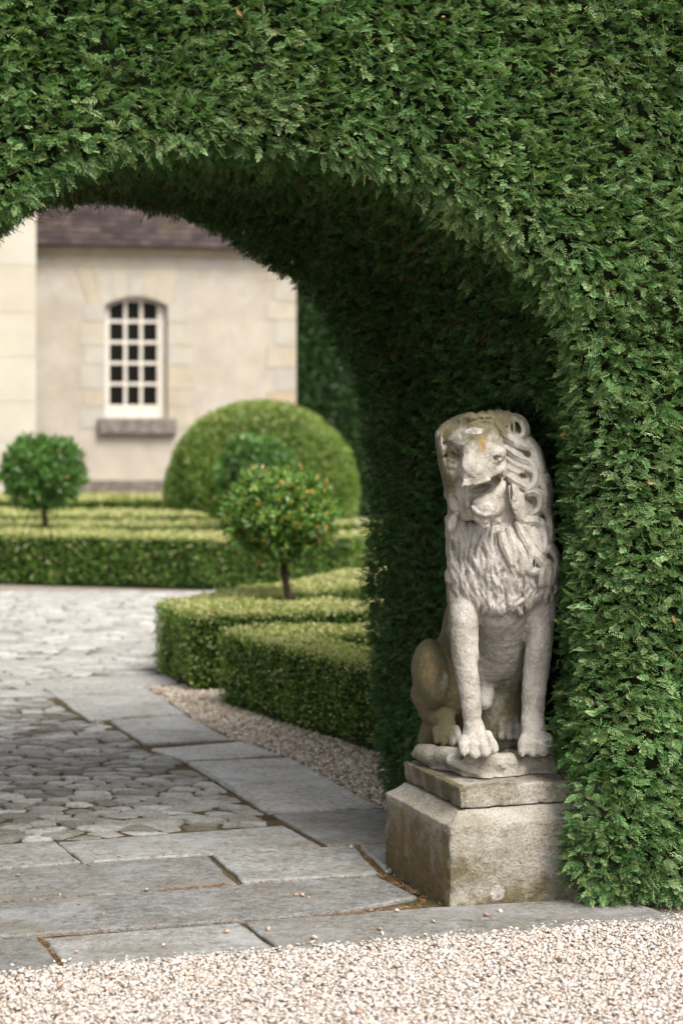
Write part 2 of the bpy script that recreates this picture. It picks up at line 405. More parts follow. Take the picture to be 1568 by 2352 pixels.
        for q in range(len(A) - 1):
            d_ = A[q + 1] - A[q]; l2 = d_ @ d_ + 1e-9; t = np.clip(((sx - A[q, 0]) * d_[0] + (sy - A[q, 1]) * d_[1]) / l2, 0, 1)
            ex, ey = sx - A[q, 0] - t * d_[0], sy - A[q, 1] - t * d_[1]; r_ = rr[q] + (rr[q + 1] - rr[q]) * t
            dd = np.hypot(ex, ey) / r_; up = dd < best
            best = np.where(up, dd, best); off = np.where(up, (ex * d_[1] - ey * d_[0]) / math.sqrt(l2) / r_, off); rad_ = np.where(up, r_, rad_); par = np.where(up, (q + t) / len(A), par)
        prof = np.sqrt(np.clip(1 - best ** 2, 0, 1)) * rad_ * (.80 if ji < nh else .62)
        prof += np.where(best < 1, .07 * rad_ * np.cos(off * (9 if ji < nh else 7)) * np.sqrt(np.clip(1 - best, 0, 1)), 0)
        prof += np.where(best < 1, (3.0 * par if ji >= nh else 2.0), 0)
        S_ = H[i0[0]:i1[0], i0[1]:i1[1]]; H[i0[0]:i1[0], i0[1]:i1[1]] = np.maximum(S_, prof)
    H[1:-1, 1:-1] = (H[1:-1, 1:-1] * 4 + H[:-2, 1:-1] + H[2:, 1:-1] + H[1:-1, :-2] + H[1:-1, 2:]) / 8
    PP = B.P()
    Yq = PP[..., 1]; ix = (PP[..., 0] / Yq * F + CX) / .43495 - x0_; iy = (CY - (PP[..., 2] - CAMZ) / Yq * F) / .43495 - y0_
    okm = (ix > 1) & (ix < nx_ - 2) & (iy > 1) & (iy < ny_ - 2) & (np.minimum(np.abs(G.D), np.abs(B.D)) < .035)
    fx, fy = ix[okm], iy[okm]; jx, jy = fx.astype(int), fy.astype(int); fx = fx - jx; fy = fy - jy
    Hq = (H[jx, jy] * (1 - fx) * (1 - fy) + H[jx + 1, jy] * fx * (1 - fy) + H[jx, jy + 1] * (1 - fx) * fy + H[jx + 1, jy + 1] * fx * fy)
    G.D[okm] -= (Hq * Yq[okm] / 4253.3 * 1.75).astype(np.float32)
    top_ = okm & (iy + y0_ < 976) & (np.abs(B.D) < .03)
    B.D[top_] -= (H[ix[top_].astype(int), iy[top_].astype(int)] * np.clip((976 - iy[top_] - y0_) / 24, 0, .8) * Yq[top_] / 4253.3 * 1.0).astype(np.float32)
    del ix, iy, okm, Yq, top_
    for (x, y, rx, rz, dep) in ((1175, 510, 22, 12, .03), (1150, 690, 26, 14, .035), (1215, 905, 13, 9, .02), (1043, 820, 5, 55, .02), (1052, 280, 7, 28, .025), (1235, 1430, 7, 30, .02), (1295, 1050, 9, 20, .02)):
        a, b_ = c1(x, y); Y = G.surf(a, b_)
        if Y: E(G, a, b_, Y, rx * .2734 * 1.6, rz * .2734 * 1.6, dep, 25 if rx > rz else 0, .006, 'sub')
    # the face stands free of the mane
    E(G, 1098, 1068, 5.90, 56, 76, .09, -8, .02, 'sub')
    E(G, 1112, 1150, 5.90, 46, 58, .085, -10, .010, 'sub')
    for S in (G, B):                     # deep cuts beside and under the jaw
        E(S, 1112, 1222, 5.985, 17, 13, .05, -10, .006, 'sub')
        E(S, 1140, 1214, 5.985, 16, 9, .04, 10, .006, 'sub')
    C(G, [(1164, 1104, 5.99, 4.5), (1168, 1150, 5.99, 4), (1160, 1196, 5.985, 4.5)], .004, 'sub')
    # face and mane details chased into whatever surface is there
    def chase(S, pts, r_, k=.003, dep=.35):
        out = []
        for a_, b_ in pts:
            Y = S.surf(a_, b_)
            if Y is not None: out.append((a_, b_, Y + f(r_, Y) * (dep - .6), r_))
        if len(out) > 1: C(S, out, k, 'sub')
    chase(B, [(1030, 1040), (1042, 1047), (1055, 1052)], 3.4); chase(B, [(1034, 1060), (1044, 1066), (1052, 1066)], 2.6)
    chase(B, [(1036, 1026), (1048, 1036), (1056, 1048)], 2.4); chase(B, [(1040, 1012), (1062, 1018), (1080, 1008)], 3.6, .006)
    chase(B, [(1118, 1014), (1138, 1018), (1154, 1028)], 3.4, .006); chase(B, [(1126, 1060), (1118, 1074), (1124, 1084)], 3.0, .005)
    chase(B, [(1130, 1066), (1146, 1070), (1158, 1062)], 2.8); chase(B, [(1058, 1030), (1056, 1056), (1053, 1090)], 4.2, .006)
    chase(B, [(1066, 1100), (1090, 1098), (1114, 1090)], 1.6, .003); chase(B, [(1150, 990), (1160, 1020), (1164, 1050), (1166, 1086)], 4.5, .006)
    for S in (B, G):
        chase(S, [(1158, 1100), (1164, 1130), (1163, 1165), (1155, 1200)], 4.2, .004); chase(S, [(1066, 1118), (1064, 1150), (1074, 1184), (1092, 1206)], 3.6, .004)
    for y_ in (1022, 1052, 1084, 1116, 1150, 1182):
        for S in (G, B): chase(S, [(1002 + (y_ - 1022) * .14, y_ + 3), (1020 + (y_ - 1022) * .12, y_ - 4), (1036 + (y_ - 1022) * .08, y_ - 2)], 4.0, .005)
    for y_ in (965, 975): chase(B, [(1070 + (y_ - 965), y_ + 10), (1100, y_ - 3), (1132, y_)], 2.6, .004)
    chase(G, [(1146, 1392), (1152, 1412), (1140, 1424)], 4, .006)
    # weathering
    mask = np.abs(B.D) < .02
    n_ = vnoise(PP[mask], .05, 1); B.D[mask] += n_ * .0030 + vnoise(PP[mask], .022, 7) * .0016 + vnoise(PP[mask], .011, 2) * .0009 + .0012 * np.clip(vnoise(PP[mask], .03, 5) * 6 - 2, 0, 1)
    mask = np.abs(G.D) < .02
    G.D[mask] += (vnoise(PP[mask], .035, 1) * .0010 + vnoise(PP[mask], .012, 2) * .0005)
    # hollow the hidden overlap a little so the mane closes on the body
    root = empty('lion_statue', (.47, 6.25, .42), 'weathered pale stone lion sitting upright with its mouth open', 'statue')
    def marks(V):
        q = lambda dx, dy, Y: L(dx, dy, Y)
        dist = lambda c, r: np.linalg.norm((V - c) / r, axis=1)
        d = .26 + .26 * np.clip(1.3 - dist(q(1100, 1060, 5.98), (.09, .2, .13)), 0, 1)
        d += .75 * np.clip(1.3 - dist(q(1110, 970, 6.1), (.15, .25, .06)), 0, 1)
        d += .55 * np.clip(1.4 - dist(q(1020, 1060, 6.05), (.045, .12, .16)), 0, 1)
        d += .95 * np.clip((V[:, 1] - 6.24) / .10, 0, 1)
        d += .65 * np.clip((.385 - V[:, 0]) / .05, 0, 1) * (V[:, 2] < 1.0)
        d += .55 * np.clip(1.4 - dist(q(1120, 1165, 5.98), (.05, .08, .05)), 0, 1)
        o = np.clip(1.25 - dist(q(1107, 1022, 5.95), (.022, .08, .05)), 0, 1.0)
        o = np.maximum(o, .62 * np.clip(1.3 - dist(q(985, 1540, 6.3), (.08, .2, .13)), 0, 1))
        p = np.clip(1.3 - dist(q(1090, 990, 5.95), (.042, .04, .014)), 0, 1) + .5 * np.clip(1.2 - dist(q(1088, 1092, 5.89), (.045, .05, .030)), 0, 1)
        p += .55 * np.clip(1.3 - dist(q(1110, 1280, 6.0), (.12, .1, .10)), 0, 1)
        return {'dirt': np.clip(d, 0, 1.1), 'ochre': o, 'pale': np.clip(p, 0, 1)}
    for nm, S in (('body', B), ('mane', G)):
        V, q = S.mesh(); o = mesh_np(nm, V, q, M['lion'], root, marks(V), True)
    # teeth
    T = Field(L(1040, 1160, 5.86), L(1150, 1060, 5.98), .002)
    for i in range(7):
        t = i / 6; a = 1073 + 50 * t; b_ = 1118 - 15 * t
        T.ell(L(a, b_ - 1, 5.900 + .020 * t), (.0042, .0042, .0055), None, .001)
    V, q = T.mesh(); mesh_np('teeth', V, q, M['lion'], root, {'dirt': np.zeros(len(V)), 'ochre': np.zeros(len(V)), 'pale': np.ones(len(V)) * .4}, True)
    # broken rock under the paws
    K = Field((.15, 5.9, .34), (.95, 6.75, .50), .004)
    poly = [(.245, 6.40), (.30, 6.26), (.335, 6.16), (.40, 6.06), (.46, 6.025), (.53, 6.045), (.58, 6.075), (.64, 6.10), (.78, 6.14), (.84, 6.50), (.45, 6.62), (.28, 6.55)]
    P = K.P(); d2 = poly_sdf(P[:, :, 0, :2], poly)[:, :, None]
    zt = .405 + .012 * vnoise(P, .09, 5) + .008 * vnoise(P, .035, 6); 
    dz = np.maximum(P[..., 2] - zt, .3655 - P[..., 2])
    K.D = np.maximum(d2 + .018 * np.clip((P[..., 2] - .38) / .04, -1, 1) + .022 * vnoise(P, .055, 8) + .007 * vnoise(P, .018, 9), dz).astype(np.float32)
    K.D = K.D + .0025 * vnoise(P, .02, 4) + .0022 * vnoise(P, .009, 5)
    for pts in ([(968, 1730, 6.30, 20), (990, 1735, 6.24, 24)], [(1015, 1735, 6.17, 20), (1045, 1738, 6.11, 20)], [(1035, 1748, 6.085, 12), (1070, 1765, 6.045, 11), (1105, 1778, 6.03, 10)],
                [(1110, 1758, 6.06, 22), (1170, 1752, 6.08, 22)], [(1080, 1745, 6.07, 16), (1130, 1745, 6.06, 18)], [(1215, 1752, 6.12, 22), (1262, 1752, 6.14, 22)]):
        C(K, pts, .012)
    K.cone(L(1060, 1752, 6.03), L(1098, 1768, 6.02), .007, .009, .004, 'sub')
    K.cone(L(1197, 1740, 6.05), L(1202, 1775, 6.06), .005, .006, .004, 'sub')
    K.cone(L(1010, 1722, 6.12), L(1000, 1770, 6.14), .004, .006, .004, 'sub')
    K.D = np.maximum(K.D, .3655 - P[..., 2])
    V, q = K.mesh()
    mesh_np('rock_base', V, q, M['rock'], root, {'dirt': .3 + .25 * vnoise(V, .1, 3) + .3 * (V[:, 1] > 6.2), 'ochre': .15 + .2 * vnoise(V, .07, 6), 'pale': .25 + .3 * vnoise(V, .08, 2)}, True)

def poly_sdf(P, poly):
    P = np.asarray(P, np.float32); v = np.array(poly, np.float32); n = len(v)
    d = np.full(P.shape[:-1], 1e9, np.float32); ins = np.zeros(P.shape[:-1], bool)
    for i in range(n):
        a, b = v[i], v[(i + 1) % n]; ab = b - a; ap = P - a
        t = np.clip((ap @ ab) / (ab @ ab), 0, 1); d = np.minimum(d, np.linalg.norm(ap - t[..., None] * ab, axis=-1))
        c = ((a[1] > P[..., 1]) != (b[1] > P[..., 1])) & (P[..., 0] < (b[0] - a[0]) * (P[..., 1] - a[1]) / (b[1] - a[1] + 1e-12) + a[0])
        ins ^= c
    return np.where(ins, -d, d)

def build_plinth():
    c0 = np.array([.34, 5.82, 0]); side, width = .59, .74
    root = empty('plinth', c0 + AX * width / 2 + BX * side / 2, 'worn limestone block plinth with a stepped cap under the lion', 'plinth')
    ctr = c0 + AX * width / 2 + BX * side / 2
    h = .005
    def frame(S):
        P = S.P(); Q = P - ctr.astype(np.float32)
        return P, Q @ AX.astype(np.float32), Q @ BX.astype(np.float32)
    S = Field((.05, 5.7, -.06), (1.1, 6.75, .36), h); P, u, v = frame(S); z = P[..., 2]
    taper = .012 * (1 - z / .25)
    bev = np.clip((z - .252) / .040, 0, 1); ins = .050 * bev ** .7
    du = np.abs(u) - (width / 2 - ins - .008 + taper * 0); dv = np.abs(v) - (side / 2 - ins - .008 - taper * 0)
    r = .008
    d = np.linalg.norm(np.stack([np.maximum(du, 0), np.maximum(dv, 0)], -1), axis=-1) + np.minimum(np.maximum(du, dv), 0) - r
    d = np.maximum(d, z - .292)
    n1 = vnoise(P, .05, 11); n2 = vnoise(P, .016, 12); n3 = vnoise(P, .15, 13)
    edge = np.exp(-(np.minimum(np.abs(du), np.abs(dv)) * 0 + np.maximum(np.abs(du), np.abs(dv))) / .03)
    S.D = (d + .0012 * n1 + .0014 * n2 + .0012 * n3 + edge * .006 * np.clip(n1 + .2 + n2 * .5, 0, 1)).astype(np.float32)
    V, q = S.mesh()
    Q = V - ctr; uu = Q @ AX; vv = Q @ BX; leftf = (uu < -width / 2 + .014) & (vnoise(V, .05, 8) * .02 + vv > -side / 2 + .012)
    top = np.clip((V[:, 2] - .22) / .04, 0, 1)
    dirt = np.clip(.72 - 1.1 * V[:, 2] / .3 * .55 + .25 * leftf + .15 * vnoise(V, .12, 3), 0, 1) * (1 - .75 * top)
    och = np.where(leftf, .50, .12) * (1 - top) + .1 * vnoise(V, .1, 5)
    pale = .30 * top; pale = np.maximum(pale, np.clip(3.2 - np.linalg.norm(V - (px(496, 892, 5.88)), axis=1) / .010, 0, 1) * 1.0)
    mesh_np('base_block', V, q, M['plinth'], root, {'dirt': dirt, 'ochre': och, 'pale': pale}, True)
    S = Field((.1, 5.8, .27), (1.05, 6.65, .39), h * .9); P, u, v = frame(S); z = P[..., 2]
    du = np.abs(u) - (width / 2 - .055 + .006 * (z - .33) / .04); dv = np.abs(v) - (side / 2 - .045)
    d = np.maximum(np.maximum(du, dv), np.maximum(z - .364, .2945 - z))
    n1 = vnoise(P, .04, 21); n2 = vnoise(P, .013, 22)
    e = np.minimum(np.abs(z - .364), np.abs(z - .294)); edge = np.exp(-e / .012)
    S.D = (d + .0012 * n1 + .0014 * n2 + edge * .005 * np.clip(n1 * .6 + n2 * .8, 0, 1)).astype(np.float32)
    S.D = np.maximum(S.D, np.maximum(.2945 - z, z - .3645)).astype(np.float32)
    V, q = S.mesh(); Q = V - ctr; leftf = (Q @ AX < -width / 2 + .075)
    mesh_np('cap_slab', V, q, M['plinth'], root, {'dirt': .28 + .42 * leftf + .2 * vnoise(V, .06, 7) + .15 * (V[:, 2] > .36), 'ochre': .2 + .15 * vnoise(V, .1, 5), 'pale': .30 + .3 * vnoise(V, .07, 9) - .3 * leftf}, True)

build_lion(); build_plinth()
#REST
# ------------------------------------------------------------------ ground, paving, gravel
def q6(x, y, z=0.0): return gr(x * .2548, 666 + y * .2548, z)      # lower-left part of the photograph -> ground

def paving_mat():
    t = NT('paving_stone'); tint = t.attr('tint')
    c = t.mix(t.ramp(tint, [(0., 0.), (1., 1.)]), (.155, .153, .145), (.36, .345, .31))
    c = t.mix(t.ramp(t.attr('warm'), [(0., 0.), (1., 1.)]), c, (.36, .31, .235))
    c = t.mix(t.ramp(t.noise(5, 6, .65), [(.35, 0.), (.65, .6)]), c, (.37, .368, .36))
    c = t.mix(t.ramp(t.noise(11, 8, .7, off=4), [(.5, 0.), (.7, .5)]), c, (.13, .125, .11))
    c = t.mix(t.ramp(t.noise(60, 4, .7, off=7), [(.55, 0.), (.68, .5)]), c, (.42, .41, .39))
    c = t.mix(1.0, c, t.ramp(t.noise(170, 3, .7, off=8), [(.34, .55), (.5, 1.), (.66, 1.25)]), 'MULTIPLY')
    c = t.mix(1.0, c, t.ramp(t.noise(34, 5, .75, off=12), [(.36, .55), (.5, 1.), (.64, 1.22)]), 'MULTIPLY')
    c = t.mix(t.ramp(t.noise(3.4, 7, .7, off=23), [(.50, 0.), (.60, .45)]), c, (.44, .445, .45))
    c = t.mix(1.0, c, t.ramp(tint, [(0., .60), (.35, .82), (.6, 1.08), (1., 1.35)]), 'MULTIPLY')
    c = t.mix(t.ramp(t.noise(2.3, 5, .6, co=t.coord((1, 2.2, 1)), off=17), [(.5, 0.), (.66, .5)]), c, (.19, .165, .12))
    t.bump(t.math('ADD', t.noise(110, 5, .7, off=1), t.math('MULTIPLY', t.noise(18, 5, .6, off=2), 2.0)), .8, .010)
    return t.col(c, t.ramp(t.noise(14, 4), [(.3, .5), (.7, .8)]), .35)
def cobble_mat():
    t = NT('cobble_stone'); tint = t.attr('tint')
    c = t.ramp(tint, [(0., (.17, .15, .12)), (.35, (.31, .29, .255)), (.7, (.44, .425, .395)), (1., (.60, .585, .56))])
    c = t.mix(t.ramp(t.noise(22, 6, .65), [(.45, 0.), (.7, .5)]), c, (.15, .13, .095))
    c = t.mix(1.0, c, t.ramp(t.noise(90, 4, .7, off=8), [(.34, .7), (.5, 1.), (.66, 1.15)]), 'MULTIPLY')
    t.bump(t.noise(38, 6, .7, off=1), 1.0, .022)
    return t.col(c, .7, .3)
def joint_mat():
    t = NT('mossy_joint_earth')
    c = t.ramp(t.noise(7, 6, .6), [(.33, (.030, .024, .016)), (.45, (.075, .054, .032)), (.53, (.125, .085, .045)), (.60, (.075, .070, .028)), (.75, (.15, .13, .095))])
    c = t.mix(1.0, c, t.ramp(t.noise(120, 3, .7), [(.3, .5), (.6, 1.2)]), 'MULTIPLY')
    t.bump(t.noise(90, 5, .7), .8, .01); return t.col(c, .95, .1)
def ground_mat():
    t = NT('gravel_ground')
    v = t.n('TexVoronoi', feature='F1'); v.inputs['Scale'].default_value = 75; t.l(t.coord(), v.inputs['Vector'])
    sep = t.n('SeparateColor'); t.l(v.outputs['Color'], sep.inputs[0])
    c = t.ramp(sep.outputs[0], [(0., (.26, .19, .14)), (.3, (.38, .31, .25)), (.6, (.45, .39, .34)), (1., (.55, .50, .46))])
    c = t.mix(1.0, c, t.ramp(v.outputs['Distance'], [(.2, 1.), (.7, .6)]), 'MULTIPLY')
    t.bump(t.math('MULTIPLY', v.outputs['Distance'], -1.0), 1.0, .012); return t.col(c, .9, .2)
def pebble_mat(name, stops):
    t = NT(name); c = t.ramp(t.attr('tint'), stops)
    c = t.mix(1.0, c, t.ramp(t.noise(200, 3, .6), [(.3, .82), (.6, 1.05)]), 'MULTIPLY')
    return t.col(c, .75, .3)
M['paving'] = paving_mat(); M['cobble'] = cobble_mat(); M['joint'] = joint_mat(); M['ground'] = ground_mat()
M['pebble'] = pebble_mat('white_gravel', [(0., (.24, .13, .08)), (.12, (.35, .245, .18)), (.28, (.42, .335, .27)), (.5, (.50, .425, .37)), (.75, (.56, .50, .46)), (1., (.65, .61, .575))])
M['pebble2'] = pebble_mat('tan_gravel', [(0., (.10, .06, .035)), (.2, (.22, .135, .085)), (.45, (.34, .27, .19)), (.75, (.46, .39, .31)), (1., (.64, .61, .55))])

g = mesh_np('ground', [(-60, -8, -.024), (60, -8, -.024), (60, 90, -.024), (-60, 90, -.024)], [[0, 1, 2, 3]], M['ground']); tag(g, kind='structure')

def slab_geo(polys, tints, seed=5, jit=.006, inset=.007, thick=.05, gap=.004):
    r = np.random.default_rng(seed); V = []; Fc = []; A = []; W = []
    for (poly, tint, warm) in zip(polys, *tints):
        P = np.array(poly)[:, :2]; 
        if np.cross(P[1] - P[0], P[2] - P[1]) < 0: P = P[::-1]
        c = P.mean(0); pts = []
        n = len(P)
        for i in range(n):
            a, b = P[i], P[(i + 1) % n]; L_ = np.linalg.norm(b - a); m = max(2, int(L_ / .03))
            for k in range(m):
                t = (k + (.35 if k == 0 else 0)) / m
                if k == 0: pts.append(a + (P[i - 1] - a) / np.linalg.norm(P[i - 1] - a) * .008)
                pts.append(a + (b - a) * t if k else a + (b - a) / L_ * .008)
        Q = np.array(pts); N = len(Q)
        tang = np.roll(Q, -1, 0) - np.roll(Q, 1, 0); nrm = np.stack([tang[:, 1], -tang[:, 0]], 1); nrm /= np.linalg.norm(nrm, axis=1)[:, None] + 1e-9
        wob = jit * (vnoise(np.c_[Q * 1.0, np.full(N, seed)], .12, 3) + .6 * vnoise(np.c_[Q, np.full(N, seed)], .035, 4))
        Q = Q + nrm * (wob[:, None] - gap)
        z = r.uniform(-.003, .004); tz = r.uniform(-.004, .004, 2)
        zt = lambda X: z + (X - c) @ tz
        rings = [(Q, lambda X: zt(X) - thick), (Q, lambda X: zt(X) - inset * .8), (Q - nrm * inset * .45, lambda X: zt(X) - inset * .25), (Q - nrm * inset * 1.2, zt)]
        base = sum(len(v) for v in V)
        for X, zz in rings: V.append(np.c_[X, zz(X)])
        idx = np.arange(N)
        for k in range(3):
            a = base + k * N + idx; b = base + k * N + np.roll(idx, -1)
            Fc += [list(x) for x in np.stack([a, b, b + N, a + N], 1)]
        Fc.append(list(base + 3 * N + idx))
        A.append(np.full(4 * N, tint)); W.append(np.full(4 * N, warm))
    return np.concatenate(V), Fc, np.concatenate(A), np.concatenate(W)

slabs = [  # outline in the lower-left part of the photograph, tone, warmth
 ([(-500, 740), (215, 685), (320, 770), (-500, 835)], .55, .05), ([(222, 690), (1112, 620), (1268, 702), (322, 768)], .62, .0),
 ([(-500, 842), (322, 772), (814, 739), (932, 854), (520, 886), (-500, 965)], .35, .05), ([(826, 738), (1388, 706), (1490, 818), (950, 850)], .50, .0),
 ([(1402, 702), (1560, 690), (1640, 770), (1512, 806)], .62, .0),
 ([(-500, 972), (500, 893), (880, 864), (1480, 826), (1640, 905), (1300, 972), (-500, 1098)], .34, .0),
 ([(-500, 1104), (155, 1064), (250, 1186), (-500, 1246)], .22, .08), ([(165, 1062), (940, 1003), (1088, 1112), (262, 1180)], .55, .0),
 ([(952, 1002), (1640, 948), (2420, 905), (2700, 1000), (1098, 1112)], .30, .35),
 ([(590, 325), (955, 296), (1108, 351), (722, 373)], .92, .45), ([(730, 377), (1140, 359), (1490, 552), (1048, 575)], .85, .42), ([(1062, 580), (1500, 558), (1720, 680), (1275, 702)], .25, .35),
 ([(430, 215), (722, 187), (910, 290), (565, 305)], .72, .25), ([(175, 92), (570, 82), (722, 183), (352, 212)], .8, .1), ([(-600, 95), (165, 90), (250, 120), (-600, 130)], .75, .05),
 ([(330, 40), (680, 30), (700, 66), (575, 78), (180, 86)], .8, .05)]
V, Fc, A, W = slab_geo([[q6(*p) for p in s_[0]] for s_ in slabs], ([s_[1] for s_ in slabs], [s_[2] for s_ in slabs]))
pv = mesh_np('pavement', V, Fc, M['paving'], None, {'tint': A, 'warm': W}); tag(pv, kind='structure')

# joint bed under everything paved
bed = [q6(-600, 1260), q6(262, 1182), q6(1100, 1114), q6(2700, 1004), q6(2420, 860), q6(1500, 552), q6(1140, 357), q6(910, 285), q6(722, 180), q6(570, 76), gr(160, 676), gr(240, 594), gr(-200, 594)]
bp = [(p[0], p[1], -.011) for p in bed]
pth = mesh_np('path', bp, [list(range(len(bp)))], M['joint']); tag(pth, kind='structure')

def clip_poly(P, a, b):      # keep the side of the bisector nearer to a
    m = (a + b) / 2; n = b - a; out = []
    d = [(p - m) @ n for p in P]
    for i in range(len(P)):
        j = (i + 1) % len(P)
        if d[i] <= 0: out.append(P[i])
        if (d[i] < 0) != (d[j] < 0) and abs(d[i] - d[j]) > 1e-12: out.append(P[i] + (P[j] - P[i]) * d[i] / (d[i] - d[j]))
    return out
def cobbles(region, pitch, seed, gap):
    r = np.random.default_rng(seed); R_ = np.array(region); x0, y0 = R_.min(0); x1, y1 = R_.max(0)
    pts = []; rows = int((y1 - y0) / (pitch * .86)) + 3; cols = int((x1 - x0) / pitch) + 3
    for j in range(rows):
        for i in range(cols):
            pts.append((x0 - pitch + (i + .5 * (j % 2)) * pitch + r.uniform(-.38, .38) * pitch, y0 - pitch + j * pitch * .86 + r.uniform(-.34, .34) * pitch))
    pts = np.array(pts); keep = poly_sdf(pts, region) < pitch * .8; pts = pts[keep]
    V = []; F4 = []; F3 = []; A = []; base = 0
    sd_ = poly_sdf(pts, region)
    for i, c in enumerate(pts):
        if sd_[i] > -pitch * .06: continue
        d = np.hypot(*(pts - c).T); nb = np.argsort(d)[1:16]; nb = nb[d[nb] < pitch * 2.6]
        P = [c + np.array(v) * pitch * .9 for v in ((-1, -1), (1, -1), (1, 1), (-1, 1))]
        for k in nb:
            P = clip_poly(P, c, pts[k])
            if len(P) < 3: break
        for e in range(len(R_)):                       # cut against the edging
            ea, eb = R_[e], R_[(e + 1) % len(R_)]; ed = (eb - ea) / np.linalg.norm(eb - ea); t_ = np.clip((c - ea) @ ed, 0, np.linalg.norm(eb - ea)); fp = ea + ed * t_
            if len(P) >= 3 and np.hypot(*(c - fp)) < pitch * 1.2:
                foot = ea + ed * ((c - ea) @ ed); mv = foot - c
                if np.hypot(*mv) > 1e-4: P = clip_poly(P, c, c + 2 * mv)
        if len(P) < 3: continue
        P = np.array(P); cc = P.mean(0)
        for fr_ in (.05, .18):
            P = np.concatenate([[P[k] * (1 - fr_) + P[(k + 1) % len(P)] * fr_, P[k] * fr_ + P[(k + 1) % len(P)] * (1 - fr_)] for k in range(len(P))])
        dist = np.hypot(*(P - cc).T)
        if dist.mean() < pitch * .15: continue
        P = cc + (P - cc) * ((dist - gap * r.uniform(.6, 1.5)) / dist)[:, None]
        P += (P - cc) * (vnoise(np.c_[P, np.zeros(len(P))], .035, 2) * .15)[:, None]
        n = len(P); zt = r.uniform(-.009, .004); tl = r.uniform(-.10, .10, 2); dome = r.uniform(0, .004)
        def ring(sc, z): X = cc + (P - cc) * sc; return np.c_[X, z + (X - cc) @ tl]
        rings = [ring(1, zt - .03), ring(1, zt - .006), ring(.93, zt - .001), ring(.62, zt + dome * .7)]
        for X in rings: V.append(X)
        V.append(np.array([[cc[0], cc[1], zt + dome]])); idx = np.arange(n)
        for k in range(3):
            a = base + k * n + idx; b = base + k * n + np.roll(idx, -1); F4.append(np.stack([a, b, b + n, a + n], 1))
        a = base + 3 * n + idx; F3.append(np.stack([a, base + 3 * n + np.roll(idx, -1), np.full(n, base + 4 * n)], 1))
        A.append(np.full(4 * n + 1, np.clip(r.normal(.5, .25), 0, 1))); base += 4 * n + 1
    return np.concatenate(V), [np.concatenate(F4), np.concatenate(F3)], np.concatenate(A)
reg1 = [tuple(q6(*p)[:2]) for p in ((-550, 735), (215, 682), (1050, 618), (1056, 590), (1035, 572), (715, 375), (580, 325), (425, 215), (345, 210), (170, 118), (-650, 130))]
V, Fq, A = cobbles([(x / 1.6, y) for x, y in reg1], .088, 3, .0066); V[:, 0] *= 1.6
cb = mesh_np('cobbles', V, Fq, M['cobble'], None, {'tint': A}, True); tag(cb, kind='structure')
reg2 = [tuple(q6(-650, 90)[:2]), tuple(q6(175, 88)[:2]), tuple(q6(330, 36)[:2]), tuple(gr(172, 677)[:2]), tuple(gr(158, 672)[:2]), tuple(gr(162, 640)[:2]), (-.55, 14.4), (.2, 17.2), (-6.5, 17.4), (-6.5, 10.9)]
V, Fq, A = cobbles([(x / 1.5, y) for x, y in reg2], .135, 4, .0055); V[:, 0] *= 1.5
cb2 = mesh_np('courtyard_cobbles', V, Fq, M['cobble'], None, {'tint': np.clip(A * .6 + .42, 0, 1)}, True); tag(cb2, kind='structure')

# pebbles -------------------------------------------------------
_t = (1 + 5 ** .5) / 2
ICO = np.array([(-1, _t, 0), (1, _t, 0), (-1, -_t, 0), (1, -_t, 0), (0, -1, _t), (0, 1, _t), (0, -1, -_t), (0, 1, -_t), (_t, 0, -1), (_t, 0, 1), (-_t, 0, -1), (-_t, 0, 1)]) / math.hypot(1, _t)
ICF = np.array([(0, 11, 5), (0, 5, 1), (0, 1, 7), (0, 7, 10), (0, 10, 11), (1, 5, 9), (5, 11, 4), (11, 10, 2), (10, 7, 6), (7, 1, 8), (3, 9, 4), (3, 4, 2), (3, 2, 6), (3, 6, 8), (3, 8, 9), (4, 9, 5), (2, 4, 11), (6, 2, 10), (8, 6, 7), (9, 8, 1)])
def pebbles(P, size, r, flat=(.35, .7)):
    n = len(P); S = size[:, None] * np.stack([r.uniform(.7, 1.35, n), r.uniform(.6, 1.0, n), r.uniform(*flat, n)], 1)
    V = ICO[None] * (1 + r.uniform(-.24, .24, (n, 12, 1))) * S[:, None]
    a = r.uniform(0, 6.28, n); ca, sa = np.cos(a)[:, None], np.sin(a)[:, None]; tl = r.normal(0, .25, (n, 2))
    X = V[..., 0] * ca - V[..., 1] * sa; Y = V[..., 0] * sa + V[..., 1] * ca; Z = V[..., 2] + X * tl[:, :1] + Y * tl[:, 1:]
    V = np.stack([X, Y, Z], -1) + P[:, None]
    Fc = (ICF[None] + 12 * np.arange(n)[:, None, None]).reshape(-1, 3)
    return V.reshape(-1, 3), Fc, np.repeat(np.clip(r.beta(2.2, 1.3, n), 0, 1), 12)
def scatter_poly(poly, n, r):
    P = np.array(poly); lo, hi = P.min(0), P.max(0); out = []
    while sum(map(len, out)) < n:
        Q = r.uniform(lo, hi, (n * 2, 2)); out.append(Q[poly_sdf(Q, poly) < 0])
    return np.concatenate(out)[:n]
r = np.random.default_rng(21)
fr = [tuple(q6(*p)[:2]) for p in ((-560, 1262), (0, 1206), (262, 1181), (700, 1146), (1090, 1113), (1640, 1068), (2300, 1010))] + [(2.2, 5.85), (2.2, 4.2), (-1.7, 4.2)]
def edge_jit(Q, poly, r, w=.03):
    return Q + r.normal(0, w, Q.shape) * (np.abs(poly_sdf(Q, poly)) < .03)[:, None]
NP = 110000 if not QUICK else 9000
Q = edge_jit(scatter_poly(fr, NP, r), fr, r, .022)
V, Fc, A = pebbles(np.c_[Q, r.uniform(-.012, .002, len(Q)) + .004], r.uniform(.0036, .0066, len(Q)) * r.choice([.65, 1, 1.4, 1.9], len(Q), p=[.25, .56, .17, .02]), r)
